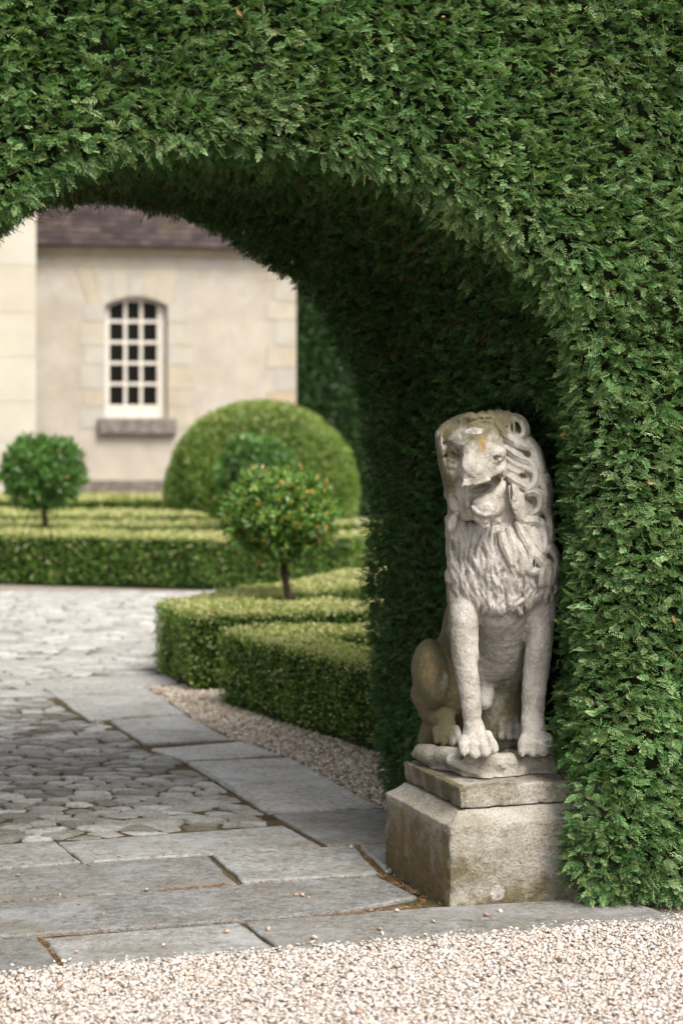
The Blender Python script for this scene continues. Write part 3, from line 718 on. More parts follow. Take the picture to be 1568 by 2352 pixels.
gv = mesh_np('gravel', V, Fc, M['pebble'], None, {'tint': A}, True); tag(gv, kind='stuff')
sidep = [tuple(p[:2]) for p in (q6(575, 78), q6(722, 183), q6(915, 288), q6(960, 294), q6(1110, 348), q6(1145, 357), q6(1495, 552))] + [(.42, 6.9), (.40, 8.1), (-.45, 10.0), (-.62, 10.75), (-.95, 10.9)]
Q = scatter_poly(sidep, 15000 if not QUICK else 4000, r); Q = edge_jit(Q, sidep, r, .015)
V, Fc, A = pebbles(np.c_[Q, r.uniform(-.014, .002, len(Q))], r.uniform(.007, .014, len(Q)), r)
gv = mesh_np('gravel_strip', V, Fc, M['pebble2'], None, {'tint': A}, True); tag(gv, kind='stuff')
# single stones lying on the slabs
spots = [(2015, 0), ]
loose = [(1160, 905, 1.5), (1185, 907, 1.9), (1210, 915, 1.3), (70, 828, 1.5), (405, 978, 1.2), (310, 942, 1.3), (235, 903, 1.1), (890, 1048, 1.6), (1052, 1040, 1.7), (1233, 1076, 2.0), (1225, 1090, 1.4), (1487, 1040, 1.5), (1498, 1056, 1.3), (1555, 968, 1.6), (1452, 968, 1.4), (575, 882, 1.3), (1375, 715, 1.5), (300, 1128, 1.3), (640, 1100, 1.1), (1700, 1010, 1.6), (1905, 985, 1.8), (1960, 968, 1.5)]
for i, (x, y, s_) in enumerate(loose):
    c = q6(x, y); V, Fc, A = pebbles(np.array([[0., 0, 0]]), np.array([.0062 * s_]), r, (.5, .7))
    V = V + c + np.array([0, 0, .0045 * s_]); o = bpy.data.objects.new('x', None); o.location = c
    p = mesh_np('pebble', V - np.array([0, 0, 0]), Fc, M['pebble'], None, {'tint': A * 0 + r.choice([.10, .2, .35, .6])}, True)
    bpy.data.objects.remove(o)
    me = p.data; co = np.empty(len(me.vertices) * 3, np.float32); me.vertices.foreach_get('co', co); co = co.reshape(-1, 3) - c; me.vertices.foreach_set('co', co.ravel()); p.location = c
    tag(p, 'small stray gravel stone lying on the paving slabs', 'pebble', 'stray gravel stones on the slabs')
# dry needles and moss in the joints
def slivers(P, ln, wd, r, z=.003):
    n = len(P); a = r.uniform(0, 6.28, n); d = np.stack([np.cos(a), np.sin(a), r.normal(0, .15, n)], 1) * ln[:, None] / 2; s_ = np.stack([-np.sin(a), np.cos(a), np.zeros(n)], 1) * wd
    P = np.c_[P, np.full(n, z)]
    V = np.stack([P - d - s_, P - d + s_, P + d + s_, P + d - s_], 1).reshape(-1, 3) + 0
    return V, (np.arange(n)[:, None] * 4 + np.arange(4)), np.repeat(r.random(n), 4)
def along(pts, n, w, r):
    P = np.array([q6(*p)[:2] for p in pts]); seg = np.linalg.norm(np.diff(P, axis=0), axis=1); cs = np.r_[0, np.cumsum(seg)]; t = r.uniform(0, cs[-1], n)
    t = np.clip(t + .06 * vnoise(np.c_[t, t * 0, t * 0], .2, 4), 0, cs[-1])
    return np.stack([np.interp(t, cs, P[:, k]) for k in (0, 1)], 1) + r.normal(0, w, (n, 2))
t = NT('dry_needles'); M['litter'] = t.col(t.ramp(t.attr('tone'), [(0., (.09, .04, .015)), (.6, (.26, .14, .06)), (1., (.40, .30, .18))]), .9, .1)
J = [[(-500, 968), (500, 889), (880, 861), (1480, 822)], [(-500, 1100), (155, 1062), (945, 1002), (1640, 946)], [(880, 861), (600, 884)], [(1310, 978), (1640, 946)], [(155, 1062), (255, 1184)], [(1480, 822), (1640, 905)], [(1390, 704), (1485, 816), (1660, 905), (1640, 948)]]
Q = np.concatenate([scatter_poly(reg1, 1500, r)] + [along(j, n, .007, r) for j, n in zip(J, (260, 260, 180, 160, 60, 60, 220))] + [scatter_poly([tuple(q6(*p)[:2]) for p in ((0, 700), (1450, 640), (2400, 950), (0, 1200))], 160, r)])
V, Fc, A = slivers(Q, r.uniform(.008, .026, len(Q)), .0011, r)
ln = mesh_np('fallen_needles', V, Fc, M['litter'], None, {'tone': A}); tag(ln, kind='stuff')

# ------------------------------------------------------------------ foliage
def leaf_mat(name, stops, rough=.45, spec=.4, trans=.25, patch=None):
    t = NT(name); c = t.ramp(t.attr('tone'), stops)
    if patch: c = t.mix(t.ramp(t.noise(patch[0], 3, .5, off=3), [(.45, 0.), (.65, patch[2])]), c, patch[1])
    c = t.mix(1.0, c, t.ramp(t.noise(1.7, 4, .6), [(.3, .78), (.7, 1.18)]), 'MULTIPLY')
    t.col(c, rough, spec)
    if trans:
        tr = t.n('BsdfTranslucent'); t.l(t.mix(1.0, c, (1.1, 1.3, .5), 'MULTIPLY'), tr.inputs['Color']); mx = t.n('MixShader'); mx.inputs[0].default_value = trans
        t.l(t.b.outputs[0], mx.inputs[1]); t.l(tr.outputs[0], mx.inputs[2]); t.l(mx.outputs[0], t.out.inputs['Surface'])
    return t.m
def flat_mat(name, c, rough=.9, spec=.1):
    t = NT(name); cc = t.mix(1.0, c, t.ramp(t.noise(30, 5, .7), [(.3, .55), (.7, 1.3)]), 'MULTIPLY'); t.bump(t.noise(60, 4, .7), .6, .01); return t.col(cc, rough, spec)
YG = [(0., (.024, .064, .016)), (.3, (.070, .172, .044)), (.6, (.170, .310, .108)), (.86, (.32, .47, .23)), (.93, (.34, .30, .12)), (1., (.46, .24, .10))]
M['yew'] = leaf_mat('yew_needles', YG, .34, .5, .2, patch=(1.6, (.17, .165, .06), .12))
M['yew'].node_tree.nodes['Principled BSDF'].inputs['Roughness'].default_value = .5; M['yew'].node_tree.nodes['Principled BSDF'].inputs['Specular IOR Level'].default_value = .35
M['yew_shade'] = leaf_mat('shade_darkened_yew_needles', [(0., (.014, .040, .010)), (.4, (.042, .115, .026)), (.86, (.10, .23, .065)), (.93, (.17, .12, .045)), (1., (.26, .12, .05))], .45, .3, .12)  # same needles in darker greens: the vault's shade put into the colour
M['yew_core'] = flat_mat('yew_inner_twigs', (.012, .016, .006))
M['box'] = leaf_mat('box_leaves', [(0., (.020, .055, .008)), (.4, (.100, .195, .022)), (.68, (.19, .30, .045)), (.84, (.33, .37, .10)), (.94, (.54, .50, .24)), (1., (.64, .52, .32))], .42, .4, .3)
M['box_core'] = flat_mat('box_inner_twigs', (.014, .026, .006))
M['bay'] = leaf_mat('bay_leaves', [(0., (.045, .10, .022)), (.4, (.12, .24, .045)), (.75, (.25, .40, .09)), (.955, (.42, .54, .18)), (.965, (.50, .33, .07)), (1., (.60, .34, .12))], .33, .5, .25)
M['laurel'] = leaf_mat('laurel_leaves', [(0., (.032, .08, .018)), (.5, (.085, .19, .038)), (.95, (.17, .32, .07)), (1., (.30, .22, .08))], .36, .5, .25)
M['bark'] = flat_mat('dark_bark', (.055, .040, .028))
M['farhedge'] = leaf_mat('tall_hedge_leaves', [(0., (.012, .034, .008)), (.5, (.028, .078, .014)), (1., (.055, .12, .024))], .5, .4, .2)

def sample_mesh(V, F_, n, r, w=None):
    T = np.concatenate([F_[:, [0, 1, 2]], F_[:, [0, 2, 3]]]) if F_.shape[1] == 4 else F_
    a, b, c = V[T[:, 0]], V[T[:, 1]], V[T[:, 2]]; N = np.cross(b - a, c - a); ar = np.linalg.norm(N, axis=1)
    wt = ar * (w(((a + b + c) / 3), unit(N)) if w else 1); i = r.choice(len(T), n, p=wt / wt.sum())
    u, v = r.random(n), r.random(n); s_ = u + v > 1; u[s_], v[s_] = 1 - u[s_], 1 - v[s_]
    return a[i] + (b - a)[i] * u[:, None] + (c - a)[i] * v[:, None], unit(N[i]), T[i]
def sprays(P, N, r, length=.055, needle=.019, pairs=8, width=.0026, out=.8, droop=-.15, jitter=.6, tone=None, droopn=.25):
    """flat feathery yew shoots: one curved row of paired needles each"""
    n = len(P); up = np.array([0, 0, 1.])
    d = unit(N * out + r.normal(0, jitter, (n, 3)) * np.array([1, 1, .6]) + up * droop)
    pn = unit(up * .75 + N * .75 + r.normal(0, .38, (n, 3)))           # face of the spray looks up and outwards
    s_ = unit(np.cross(d, pn)); pn = unit(np.cross(s_, d))
    Ls = length * r.uniform(.65, 1.3, n); k = np.arange(pairs)
    tt = (k + .6) / pairs
    bend = r.normal(-.1, droopn, n)
    base = P[:, None] + d[:, None] * (Ls[:, None] * tt)[..., None] + pn[:, None] * (bend[:, None] * Ls[:, None] * tt ** 2)[..., None]
    prof = (np.sin(np.clip(tt * 1.05 + .12, 0, 1) * np.pi) ** .55 * .75 + .3) * (1 - .25 * tt)
    V = []; A = []
    tone = r.beta(2.2, 2.2, n) * .85 if tone is None else tone
    for sg in (-1, 1):
        nl = needle * prof[None] * r.uniform(.8, 1.2, (n, pairs))
        nd = unit(s_[:, None] * sg * .85 + d[:, None] * (.45 + .5 * tt)[None, :, None] + pn[:, None] * r.uniform(-.05, .35, (n, pairs))[..., None] + r.normal(0, .10, (n, pairs, 3)))
        wv = unit(np.cross(nd, pn[:, None])) * width * .5
        tip = base + nd * nl[..., None]; mid = base + nd * (nl * .5)[..., None] + pn[:, None] * (nl * .08)[..., None]
        V.append(np.stack([base, mid - wv, tip, mid + wv], 2).reshape(-1, 3)); 
        a = np.clip(tone[:, None] + r.normal(0, .07, (n, pairs)), 0, .9); br = r.random(n) < .15; a = np.where((tt[None] > .72) & br[:, None], r.uniform(.9, 1, (n, pairs)), a)
        A.append(np.repeat(a.ravel(), 4))
    tw = s_ * .0011; b0, b1 = P, base[:, -1]
    V.append(np.stack([b0 - tw, b1 - tw * .5, b1 + tw * .5, b0 + tw], 1).reshape(-1, 3)); A.append(np.repeat(np.where(r.random(n) < .5, .93, tone), 4))
    V = np.concatenate(V); return V, np.arange(len(V)).reshape(-1, 4), np.concatenate(A)
def leaves(P, N, r, size, asp=.5, tone=None, spread=.9, up=.3, fold=0):
    n = len(P); d = unit(N * .7 + r.normal(0, spread, (n, 3)) + np.array([0, 0, up])); nn = unit(N + r.normal(0, .7, (n, 3))); s_ = unit(np.cross(d, nn)); nn = np.cross(s_, d)
    l_ = size * r.uniform(.7, 1.3, n)[:, None]; w_ = l_ * asp
    c = P + d * l_ * .5
    V = np.stack([P, c - s_ * w_ * .5 + nn * fold * w_, P + d * l_, c + s_ * w_ * .5 + nn * fold * w_], 1).reshape(-1, 3)
    tone = r.random(n) if tone is None else tone
    return V, np.arange(n * 4).reshape(-1, 4), np.repeat(tone, 4)
def tubes(paths, rad0, rad1, sides=5):
    V = []; Fc = []; b = 0
    for p, ra, rb in zip(paths, rad0, rad1):
        p = np.array(p); m = len(p); T = unit(np.gradient(p, axis=0)); ref = np.array([0, 0, 1.]) if abs(T[0][2]) < .8 else np.array([1., 0, 0])
        u = unit(np.cross(T, ref)); v = np.cross(T, u); a = np.linspace(0, 2 * np.pi, sides, endpoint=False); rr = np.linspace(ra, rb, m)
        X = p[:, None] + (u[:, None] * np.cos(a)[None, :, None] + v[:, None] * np.sin(a)[None, :, None]) * rr[:, None, None]
        V.append(X.reshape(-1, 3)); i = np.arange(m - 1)[:, None] * sides; j = np.arange(sides)[None]; k = (j + 1) % sides
        Fc.append(np.stack([b + i + j, b + i + k, b + i + sides + k, b + i + sides + j], -1).reshape(-1, 4)); b += m * sides
    return np.concatenate(V), np.concatenate(Fc)

# --- the yew hedge with its arch
ARCH_F = [(-.03, -.5), (-.03, .5), (-.005, 1.1), (-.03, 1.5), (-.05, 1.75), (-.105, 1.96), (-.18, 2.04), (-.28, 2.10), (-.40, 2.16), (-.54, 2.22), (-.70, 2.245), (-.84, 2.25), (-1.0, 2.25), (-1.14, 2.247), (-1.29, 2.23), (-1.34, 2.215), (-1.43, 2.175), (-1.50, 2.135), (-1.56, 2.085), (-1.62, 2.04), (-1.69, 1.98), (-1.84, 1.80), (-1.94, 1.5), (-2.0, 1.1), (-2.0, -.5)]
ARCH_B = [(.212, -.5), (.212, .02), (.163, .385), (.134, .84), (.134, 1.30), (.096, 1.57), (.057, 1.75), (-.038, 1.88), (-.114, 2.04), (-.209, 2.126), (-.413, 2.245), (-.614, 2.362), (-.848, 2.423), (-.989, 2.435), (-1.25, 2.42), (-1.5, 2.32), (-1.7, 2.15), (-1.85, 1.9), (-1.95, 1.5), (-2.0, 1.1), (-2.0, -.5)]
def build_arch():
    root = empty('yew_hedge', loc(1.2, 1.0), 'tall clipped dark yew hedge cut through by a round-topped arch', 'hedge')
    h = .045
    S = Field((-3.7, -.35, -.15), (3.4, 2.6, 3.75), h); P = S.P(); u, v, z = P[..., 0], P[..., 1], P[..., 2]
    du = np.abs(u + .15) - 3.25; dv = np.abs(v - 1.06) - (1.02 + .0 * z); dz = np.maximum(z - 3.45, -.03 - z); m3 = np.stack([du + .12, dv + .12, dz + .12], -1)
    D = np.linalg.norm(np.maximum(m3, 0), axis=-1) + np.minimum(m3.max(-1), 0) - .12
    D = D + .030 * vnoise(P, .45, 3) + .020 * vnoise(P, .16, 4) + .03
    Q = np.stack([u, z], -1); tv = np.clip(v / 2.17, 0, 1)
    T = poly_sdf(Q[:, 0], ARCH_F)[:, None] * (1 - tv) + poly_sdf(Q[:, 0], ARCH_B)[:, None] * tv
    rt = np.clip((u + .75) / .5, 0, 1)
    T = T - (.064 - .085 * tv) - .095 * (1 - tv) * np.clip((u + .5) / .3, 0, 1) * np.clip((2.1 - z) / .3, 0, 1) * np.clip((z - .22) / .5, -.2, 1) - .075 * np.clip(1 - np.abs(v) / .7, 0, 1) * (u > -.5) * np.clip((2.0 - z) / .3, 0, 1)
    kk = (.03 + .19 * rt) * (1 - tv) + .03; hh = np.maximum(kk - np.abs(-D - T), 0) / kk; D = -(np.minimum(-D, T) - hh * hh * kk * .25)
    lc = loc(0, 0); w2l = lambda p: np.array([(np.array(p) - HO) @ AX, (np.array(p) - HO) @ BX, p[2]])
    c = w2l((.50, 6.30, 0)); 
    dd = np.hypot(u - c[0] - .02, v - c[1]); cap = np.maximum(np.hypot(np.maximum(dd - .12, 0), np.maximum(z - 1.42, 0)) - .20, -1)
    cap = smin(cap, np.maximum(np.maximum(np.abs(u - .12) - .42, np.abs(v - .555) - .33), z - .40), .03)
    D = -smin(-D, cap, .06)
    S.D = D.astype(np.float32)
    V, q = S.mesh(); W = HO + V[:, :1] * AX + V[:, 1:2] * BX + V[:, 2:] * np.array([0, 0, 1.])
    # shrink the solid core a little so the shoots have depth
    S.D += .05; V2, q2 = S.mesh(); W2 = HO + V2[:, :1] * AX + V2[:, 1:2] * BX + V2[:, 2:] * np.array([0, 0, 1.])
    mesh_np('inner_branches', W2, q2, M['yew_core'], root, None, True)
    r = np.random.default_rng(5); nb = -BX
    def wgt(C, N):
        l = C - HO; uu, vv, zz = l @ AX, l @ BX, C[:, 2]
        front = (N @ nb > .25) & (vv < .6); inner = (uu > -2.3) & (uu < .5) & (vv > -.2) & (vv < 2.4) & (zz < 2.7) & ~front
        w_ = np.where(front, np.where((uu > -2.2) & (uu < 1.9) & (zz < 3.15), 3.4, 1.1), np.where(inner, 2.9, .35)); w_ = np.where((N[:, 2] < -.85) & (zz < .1), .0, w_)
        return w_
    n = 150000 if not QUICK else 12000
    Pn, N, _ = sample_mesh(W, q, n, r, wgt)
    if np.mean((Pn - HO) @ BX * (N @ BX)) < 0: N = -N
    l = Pn - HO; uu, vv, zz = l @ AX, l @ BX, Pn[:, 2]; front = (N @ nb > .15) & (vv < .7)
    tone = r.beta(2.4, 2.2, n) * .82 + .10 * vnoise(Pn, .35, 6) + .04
    cl = vnoise(Pn, .055, 9); tone = np.clip(np.where(front, tone + .05 + .13 * cl, tone * .85), 0, .9)  # shoots off the front toned down, shade worked into their colour
    Pn = Pn + N * (.016 * cl + .010 * vnoise(Pn, .12, 10))[:, None]
    big = np.where((uu > -2.3) & (uu < 2.) & (zz < 3.2), 1., 1.5)
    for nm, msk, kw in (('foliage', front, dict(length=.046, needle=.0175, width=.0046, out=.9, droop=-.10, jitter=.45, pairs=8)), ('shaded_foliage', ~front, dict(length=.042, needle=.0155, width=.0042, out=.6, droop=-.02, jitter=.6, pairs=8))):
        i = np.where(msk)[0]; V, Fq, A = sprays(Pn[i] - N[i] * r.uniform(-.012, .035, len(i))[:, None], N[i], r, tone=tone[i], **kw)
        o = mesh_np(nm, V, Fq, M['yew' if nm == 'foliage' else 'yew_shade'], root, {'tone': A})
    # bare twigs showing on the shaded vault
    i = np.where(~front & (uu > -1.6) & (uu < .4) & (vv > .3) & (vv < 1.9) & (zz > .5) & ~((uu > -.45) & (vv < 1.25) & (zz < 1.75)))[0][:1400]
    paths = []
    for k in i:
        d = unit(N[k] * .25 + r.normal(0, .6, 3) + np.array([0, 0, .1])); b = r.normal(0, .35, 3); L_ = r.uniform(.05, .14); t_ = np.linspace(0, 1, 5)[:, None]
        paths.append(Pn[k] - N[k] * .02 + d * L_ * t_ + b * L_ * .4 * t_ ** 2 + N[k] * .025 * np.sin(t_ * 3))
    V, Fq = tubes(paths, np.full(len(paths), .0014), np.full(len(paths), .0006), 3)
    mesh_np('twigs', V, Fq, M['twig'], root)
    # a few withered leaves caught in the front
    i = np.where(front & (uu < 1.8) & (zz < 3))[0][:70]
    V, Fq, A = leaves(Pn[i] + N[i] * .04, N[i], r, .030, .35, fold=.2); mesh_np('withered_leaves', V, Fq, M['litter'], root, {'tone': .4 + .5 * A})
M['twig'] = flat_mat('yew_twig', (.10, .045, .022))
build_arch()

# --- clipped box hedges
def prism(poly, z0, z1, inset=0.0):
    P = np.array(poly, float)[:, :2]
    if sum(P[i - 1][0] * P[i][1] - P[i][0] * P[i - 1][1] for i in range(len(P))) < 0: P = P[::-1]
    if inset:
        n_ = len(P); Q = []
        for i in range(n_):
            a, b, c = P[i - 1], P[i], P[(i + 1) % n_]; e1 = unit(b - a); e2 = unit(c - b); n1 = np.array([-e1[1], e1[0]]); n2 = np.array([-e2[1], e2[0]]); m = unit(n1 + n2); Q.append(b + m * inset / max(.4, m @ n1))
        P = np.array(Q)
    n_ = len(P); V = [(x, y, z0) for x, y in P] + [(x, y, z1) for x, y in P]
    Fc = [[i, (i + 1) % n_, n_ + (i + 1) % n_, n_ + i] for i in range(n_)] + [list(range(n_, 2 * n_))]
    return P, V, Fc
def box_hedge(poly, label, zt=.44, dens=6500, leaf=.017, seed=1, group=None, front_only=None, tan=.16, mat='box', name='box_hedge', topper=.82):
    r = np.random.default_rng(seed); P, V, Fc = prism(poly, -.02, zt - .035, .035); c = np.array([*P.mean(0), 0])
    root = empty(name, c, label, 'hedge', group)
    mesh_np('inner_branches', V, Fc, M[mat + '_core'] if mat == 'box' else M['yew_core'], root)
    P = np.array(prism(poly, 0, 1)[0]); n_ = len(P); pts = []; nor = []; kind = []
    for i in range(n_):
        a, b = P[i], P[(i + 1) % n_]; L_ = np.linalg.norm(b - a); n2 = np.array([b[1] - a[1], a[0] - b[0]]) / L_
        if n2[1] > .6: d_ = dens * .25
        else: d_ = dens
        m = int(L_ * zt * d_); t = r.random(m); zz = r.random(m) ** .95 * (zt - .0)
        pts.append(np.c_[a + (b - a) * t[:, None], zz]); nor.append(np.tile([n2[0], n2[1], .15], (m, 1))); kind.append(np.zeros(m))
    area = abs(sum(P[i - 1][0] * P[i][1] - P[i][0] * P[i - 1][1] for i in range(n_))) / 2; m = int(area * dens * 1.15)
    Q = scatter_poly([tuple(p) for p in P], m, r); pts.append(np.c_[Q, np.full(m, zt)]); nor.append(np.tile([0, 0, 1.], (m, 1))); kind.append(np.ones(m))
    X = np.concatenate(pts); N = np.concatenate(nor); K = np.concatenate(kind)
    # rounded shoulder and soft billows
    e = -poly_sdf(X[:, :2], [tuple(p) for p in P]); sh = np.where(K > .5, np.clip(.03 - e, 0, .03), 0); X[:, 2] -= sh ** 2 / .03 * .6
    hi = np.where(K < .5, np.clip(X[:, 2] - (zt - .03), 0, .03), 0); X -= N * (hi ** 2 / .03 * .6)[:, None]
    X += N * (.014 * vnoise(X, .22, 2) + .012 * vnoise(X, .07, 5) + r.uniform(-.025, .006, len(X)))[:, None]
    lowz = (K < .5) & (X[:, 2] < .07); X -= N * (np.where(lowz, (.07 - X[:, 2]) * .6, 0))[:, None]
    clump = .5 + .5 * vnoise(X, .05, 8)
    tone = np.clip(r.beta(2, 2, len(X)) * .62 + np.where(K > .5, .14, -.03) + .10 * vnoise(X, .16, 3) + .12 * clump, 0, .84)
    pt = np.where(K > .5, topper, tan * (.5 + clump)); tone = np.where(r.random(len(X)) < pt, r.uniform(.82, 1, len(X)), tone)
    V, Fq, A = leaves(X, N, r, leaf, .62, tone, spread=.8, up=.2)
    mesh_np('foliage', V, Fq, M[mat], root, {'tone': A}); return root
QD = .35 if QUICK else 1
A0 = [(-1.14, 11.42), (-.87, 10.62), (-.60, 10.66), (.30, 10.98), (1.6, 11.6), (1.5, 12.0), (.25, 11.62), (-.38, 11.48), (-.62, 11.62), (.22, 12.75), (1.6, 14.9), (1.5, 15.6), (.14, 14.15), (-.33, 13.1), (-.66, 12.5)]
box_hedge(A0, 'low box hedge coming to a point beside the cobbled court, its back arm swinging away', .44, 6500 * QD, .019, 2)
B0 = [(-.675, 10.14), (.13, 8.60), (.62, 7.9), (.95, 8.1), (.45, 8.85), (.16, 9.32), (-.15, 9.92), (.2, 9.93), (1.4, 9.9), (1.4, 10.45), (.2, 10.5), (-.45, 10.40)]
box_hedge(B0, 'low V-shaped box hedge nearest the arch along the gravel strip', .405, 7500 * QD, .018, 3)
C0 = [(-7.5, 18.7), (-3.3, 18.15), (-1.4, 17.55), (-.5, 17.45), (.08, 17.7), (.4, 18.9), (-.4, 18.5), (-1.3, 18.5), (-3.2, 19.1), (-7.5, 19.7)]
box_hedge(C0, 'long low box hedge facing the cobbled court across its far side', .475, 3000 * QD, .030, 4, tan=.10, topper=.85)
D0 = [(-8, 20.6), (-2.5, 19.9), (1.6, 20.1), (1.6, 20.9), (-2.5, 20.8), (-8, 21.6)]
box_hedge(D0, 'low box hedge in the second row behind the long court hedge', .47, 1700 * QD, .036, 5, tan=.10, topper=.85)
E0 = [(-8, 22.8), (-2.2, 22.0), (-1.6, 22.2), (-2.2, 23.4), (-8, 24.3)]
box_hedge(E0, 'low box hedge in the third row, left of the big dome', .48, 1300 * QD, .042, 6, tan=.10, topper=.85)
H0 = [(-8, 27.0), (-3.4, 26.2), (-2.0, 27.0), (-2.0, 28.6), (-8, 29.3)]
box_hedge(H0, 'low box hedge row closest to the house wall', .50, 900 * QD, .050, 7, tan=.10, topper=.85)
F0 = [(.42, 19.0), (2.6, 22.0), (2.2, 22.4), (.1, 19.4)]
box_hedge(F0, 'short box hedge slanting back at the right end of the court hedge', .52, 1500 * QD, .036, 8, tan=.10, topper=.85)
# tall hedge behind
box_hedge([(-.90, 31.9), (5.5, 33.2), (5.2, 34.8), (-1.0, 34.0)], 'tall dark green hedge standing against the right corner of the house', 5.6, 520 * QD, .11, 9, tan=0, mat='farhedge', name='tall_hedge', topper=0.)

# --- dome
def ball_surface(n, c, rx, rz, r, power=2.0, zmin=-1.):
    u = r.uniform(zmin, 1, n); a = r.uniform(0, 6.283, n); q = (1 - np.abs(u) ** power) ** (1 / power); N = np.stack([q * np.cos(a), q * np.sin(a), u], 1)
    return c + N * np.array([rx, rx, rz]), unit(N / np.array([rx, rx, rz]))
def sphere_mesh(c, rx, rz, power=2., zmin=-1., nu=32, nv=16):
    V = []; 
    for j in range(nv + 1):
        t = np.linspace(math.asin(zmin), math.pi / 2, nv + 1)[j]; u = math.sin(t); q = (1 - abs(u) ** power) ** (1 / power) if abs(u) < 1 else 0
        for i in range(nu): a = 6.28318 * i / nu; V.append((c[0] + rx * q * math.cos(a), c[1] + rx * q * math.sin(a), c[2] + rz * u))
    Fc = np.array([(j * nu + i, j * nu + (i + 1) % nu, (j + 1) * nu + (i + 1) % nu, (j + 1) * nu + i) for j in range(nv) for i in range(nu)]); return np.array(V), Fc
def dome():
    Y = 24.5; c = px(261.2, 522, Y); c[2] = .0; rx = 191 / 2 / F * Y; zt = 1.5 + 28.5 / F * Y; c0 = c + np.array([0, 0, .62]); rz = zt - .62
    root = empty('dome_topiary', c, 'large smooth clipped dome of box in front of the house', 'topiary bush'); r = np.random.default_rng(31)
    V, Fq = sphere_mesh(c0, rx - .04, rz - .04, 2.15, -.5); mesh_np('inner_branches', V, Fq, M['box_core'], root, None, True)
    n = int(52000 * QD); P, N = ball_surface(n, c0, rx, rz, r, 2.15, -.5); P += N * (.025 * vnoise(P, .35, 2) + .015 * vnoise(P, .1, 3) + r.uniform(-.03, .01, n))[:, None]
    k = N[:, 1] < .5; P, N = P[k], N[k]; n = len(P)
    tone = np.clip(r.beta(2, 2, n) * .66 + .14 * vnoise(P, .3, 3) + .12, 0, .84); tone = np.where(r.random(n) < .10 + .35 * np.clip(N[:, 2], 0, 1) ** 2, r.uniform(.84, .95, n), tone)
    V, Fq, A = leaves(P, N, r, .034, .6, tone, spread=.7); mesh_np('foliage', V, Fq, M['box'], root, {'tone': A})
dome()

# --- standard trees with ball crowns
def standard(cx_, cy_, Y, rx, rz, foot_px, label, mat, n, ls, seed, asp=.36, group='ball-headed standard trees in the box beds'):
    c = px(cx_, cy_, Y); foot = np.array([(foot_px - CX) / F * Y, Y, -.02]); r = np.random.default_rng(seed)
    root = empty('bay_tree' if mat == 'bay' else 'laurel_tree', foot, label, 'tree', group)
    t_ = np.linspace(0, 1, 9)[:, None]; top = c + np.array([0, 0, -.25 * rz]); p = foot + (top - foot) * t_ + np.array([1, 0, 0]) * .018 * np.sin(t_ * 7) * np.sin(t_ * 3.1)
    V, Fq = tubes([p], [rx * .075], [rx * .05], 10); mesh_np('trunk', V, Fq, M['bark'], root, None, True)
    paths = []
    for k in range(16):
        a = r.uniform(0, 6.28); e = c + np.array([math.cos(a) * rx, math.sin(a) * rx, r.uniform(-.5, .9) * rz]) * r.uniform(.6, .8) * np.array([1, 1, 1]) if False else c + np.array([math.cos(a) * rx * .7, math.sin(a) * rx * .7, r.uniform(-.5, .8) * rz])
        b = p[-1] - np.array([0, 0, r.uniform(0, .3) * rz]); paths.append(b + (e - b) * t_[::2] + np.array([0, 0, .08]) * np.sin(t_[::2] * 3.14) * rx)
    V, Fq = tubes(paths, [rx * .03] * 16, [rx * .008] * 16, 5); mesh_np('limbs', V, Fq, M['bark'], root, None, True)
    ns = n // 7; N0 = unit(r.normal(0, 1, (ns, 3))); rr = r.uniform(.35, 1, ns) ** .45
    bump_ = 1 + (.09 if mat == 'bay' else .15) * vnoise(N0 * rx, rx * .55, 3) + .05 * vnoise(N0 * rx, rx * .22, 5)
    P0 = c + N0 * (rr * bump_)[:, None] * np.array([rx, rx, rz]) * .93
    P = np.repeat(P0, 7, 0); N = np.repeat(N0, 7, 0); tn = np.clip(np.repeat(.15 + .6 * r.random(ns) * rr, 7) + r.normal(0, .1, ns * 7), 0, .95)
    fr_ = .075 if mat == 'bay' else .012; tn = np.where(r.random(len(tn)) < fr_, .99, tn)
    V, Fq, A = leaves(P + r.normal(0, ls * .12, P.shape), unit(N + np.array([0, 0, .35])), r, ls, asp, tn, spread=.75, up=.25, fold=.22)
    mesh_np('crown', V, Fq, M[mat], root, {'tone': A})
standard(280.6, 514, 11.7, .385, .315, 298.5, 'round bay standard with yellowing leaves standing nearest in the box bed', 'bay', 10500, .050, 41, .40)
standard(43.5, 472, 19.3, .46, .42, 50.5, 'dark green laurel standard in front of the pale wall at the left', 'laurel', 5000, .085, 42)
standard(257, 475, 19.5, .44, .42, 262, 'blurred laurel standard half hidden behind the nearest bay tree', 'laurel', 5000, .085, 43)

# ------------------------------------------------------------------ the house
def wall_mat(name, base, a, b, stain, scale=1.):
    t = NT(name); c = t.mix(t.ramp(t.noise(1.1 * scale, 6, .6), [(.35, 0.), (.65, 1.)]), base, a)
    c = t.mix(t.ramp(t.noise(2.6 * scale, 6, .65, off=5), [(.5, 0.), (.75, .7)]), c, b)
    c = t.mix(t.ramp(t.noise(.9 * scale, 5, .6, off=8), [(.55, 0.), (.75, .5)]), c, stain)
    tn = t.attr('tint'); c = t.mix(1.0, c, t.ramp(tn, [(0., (.86, .77, .63)), (.5, (1., 1., 1.)), (1., (.90, .94, 1.02))]), 'MULTIPLY')
    t.bump(t.noise(25, 6, .7), .4, .02); return t.col(c, .9, .2)
M['render'] = wall_mat('lime_render', (.35, .305, .25), (.43, .385, .325), (.30, .285, .26), (.49, .465, .445), 1.5)
M['ashlar'] = wall_mat('tan_ashlar', (.38, .335, .265), (.44, .40, .33), (.35, .345, .335), (.35, .27, .17), 2.2)
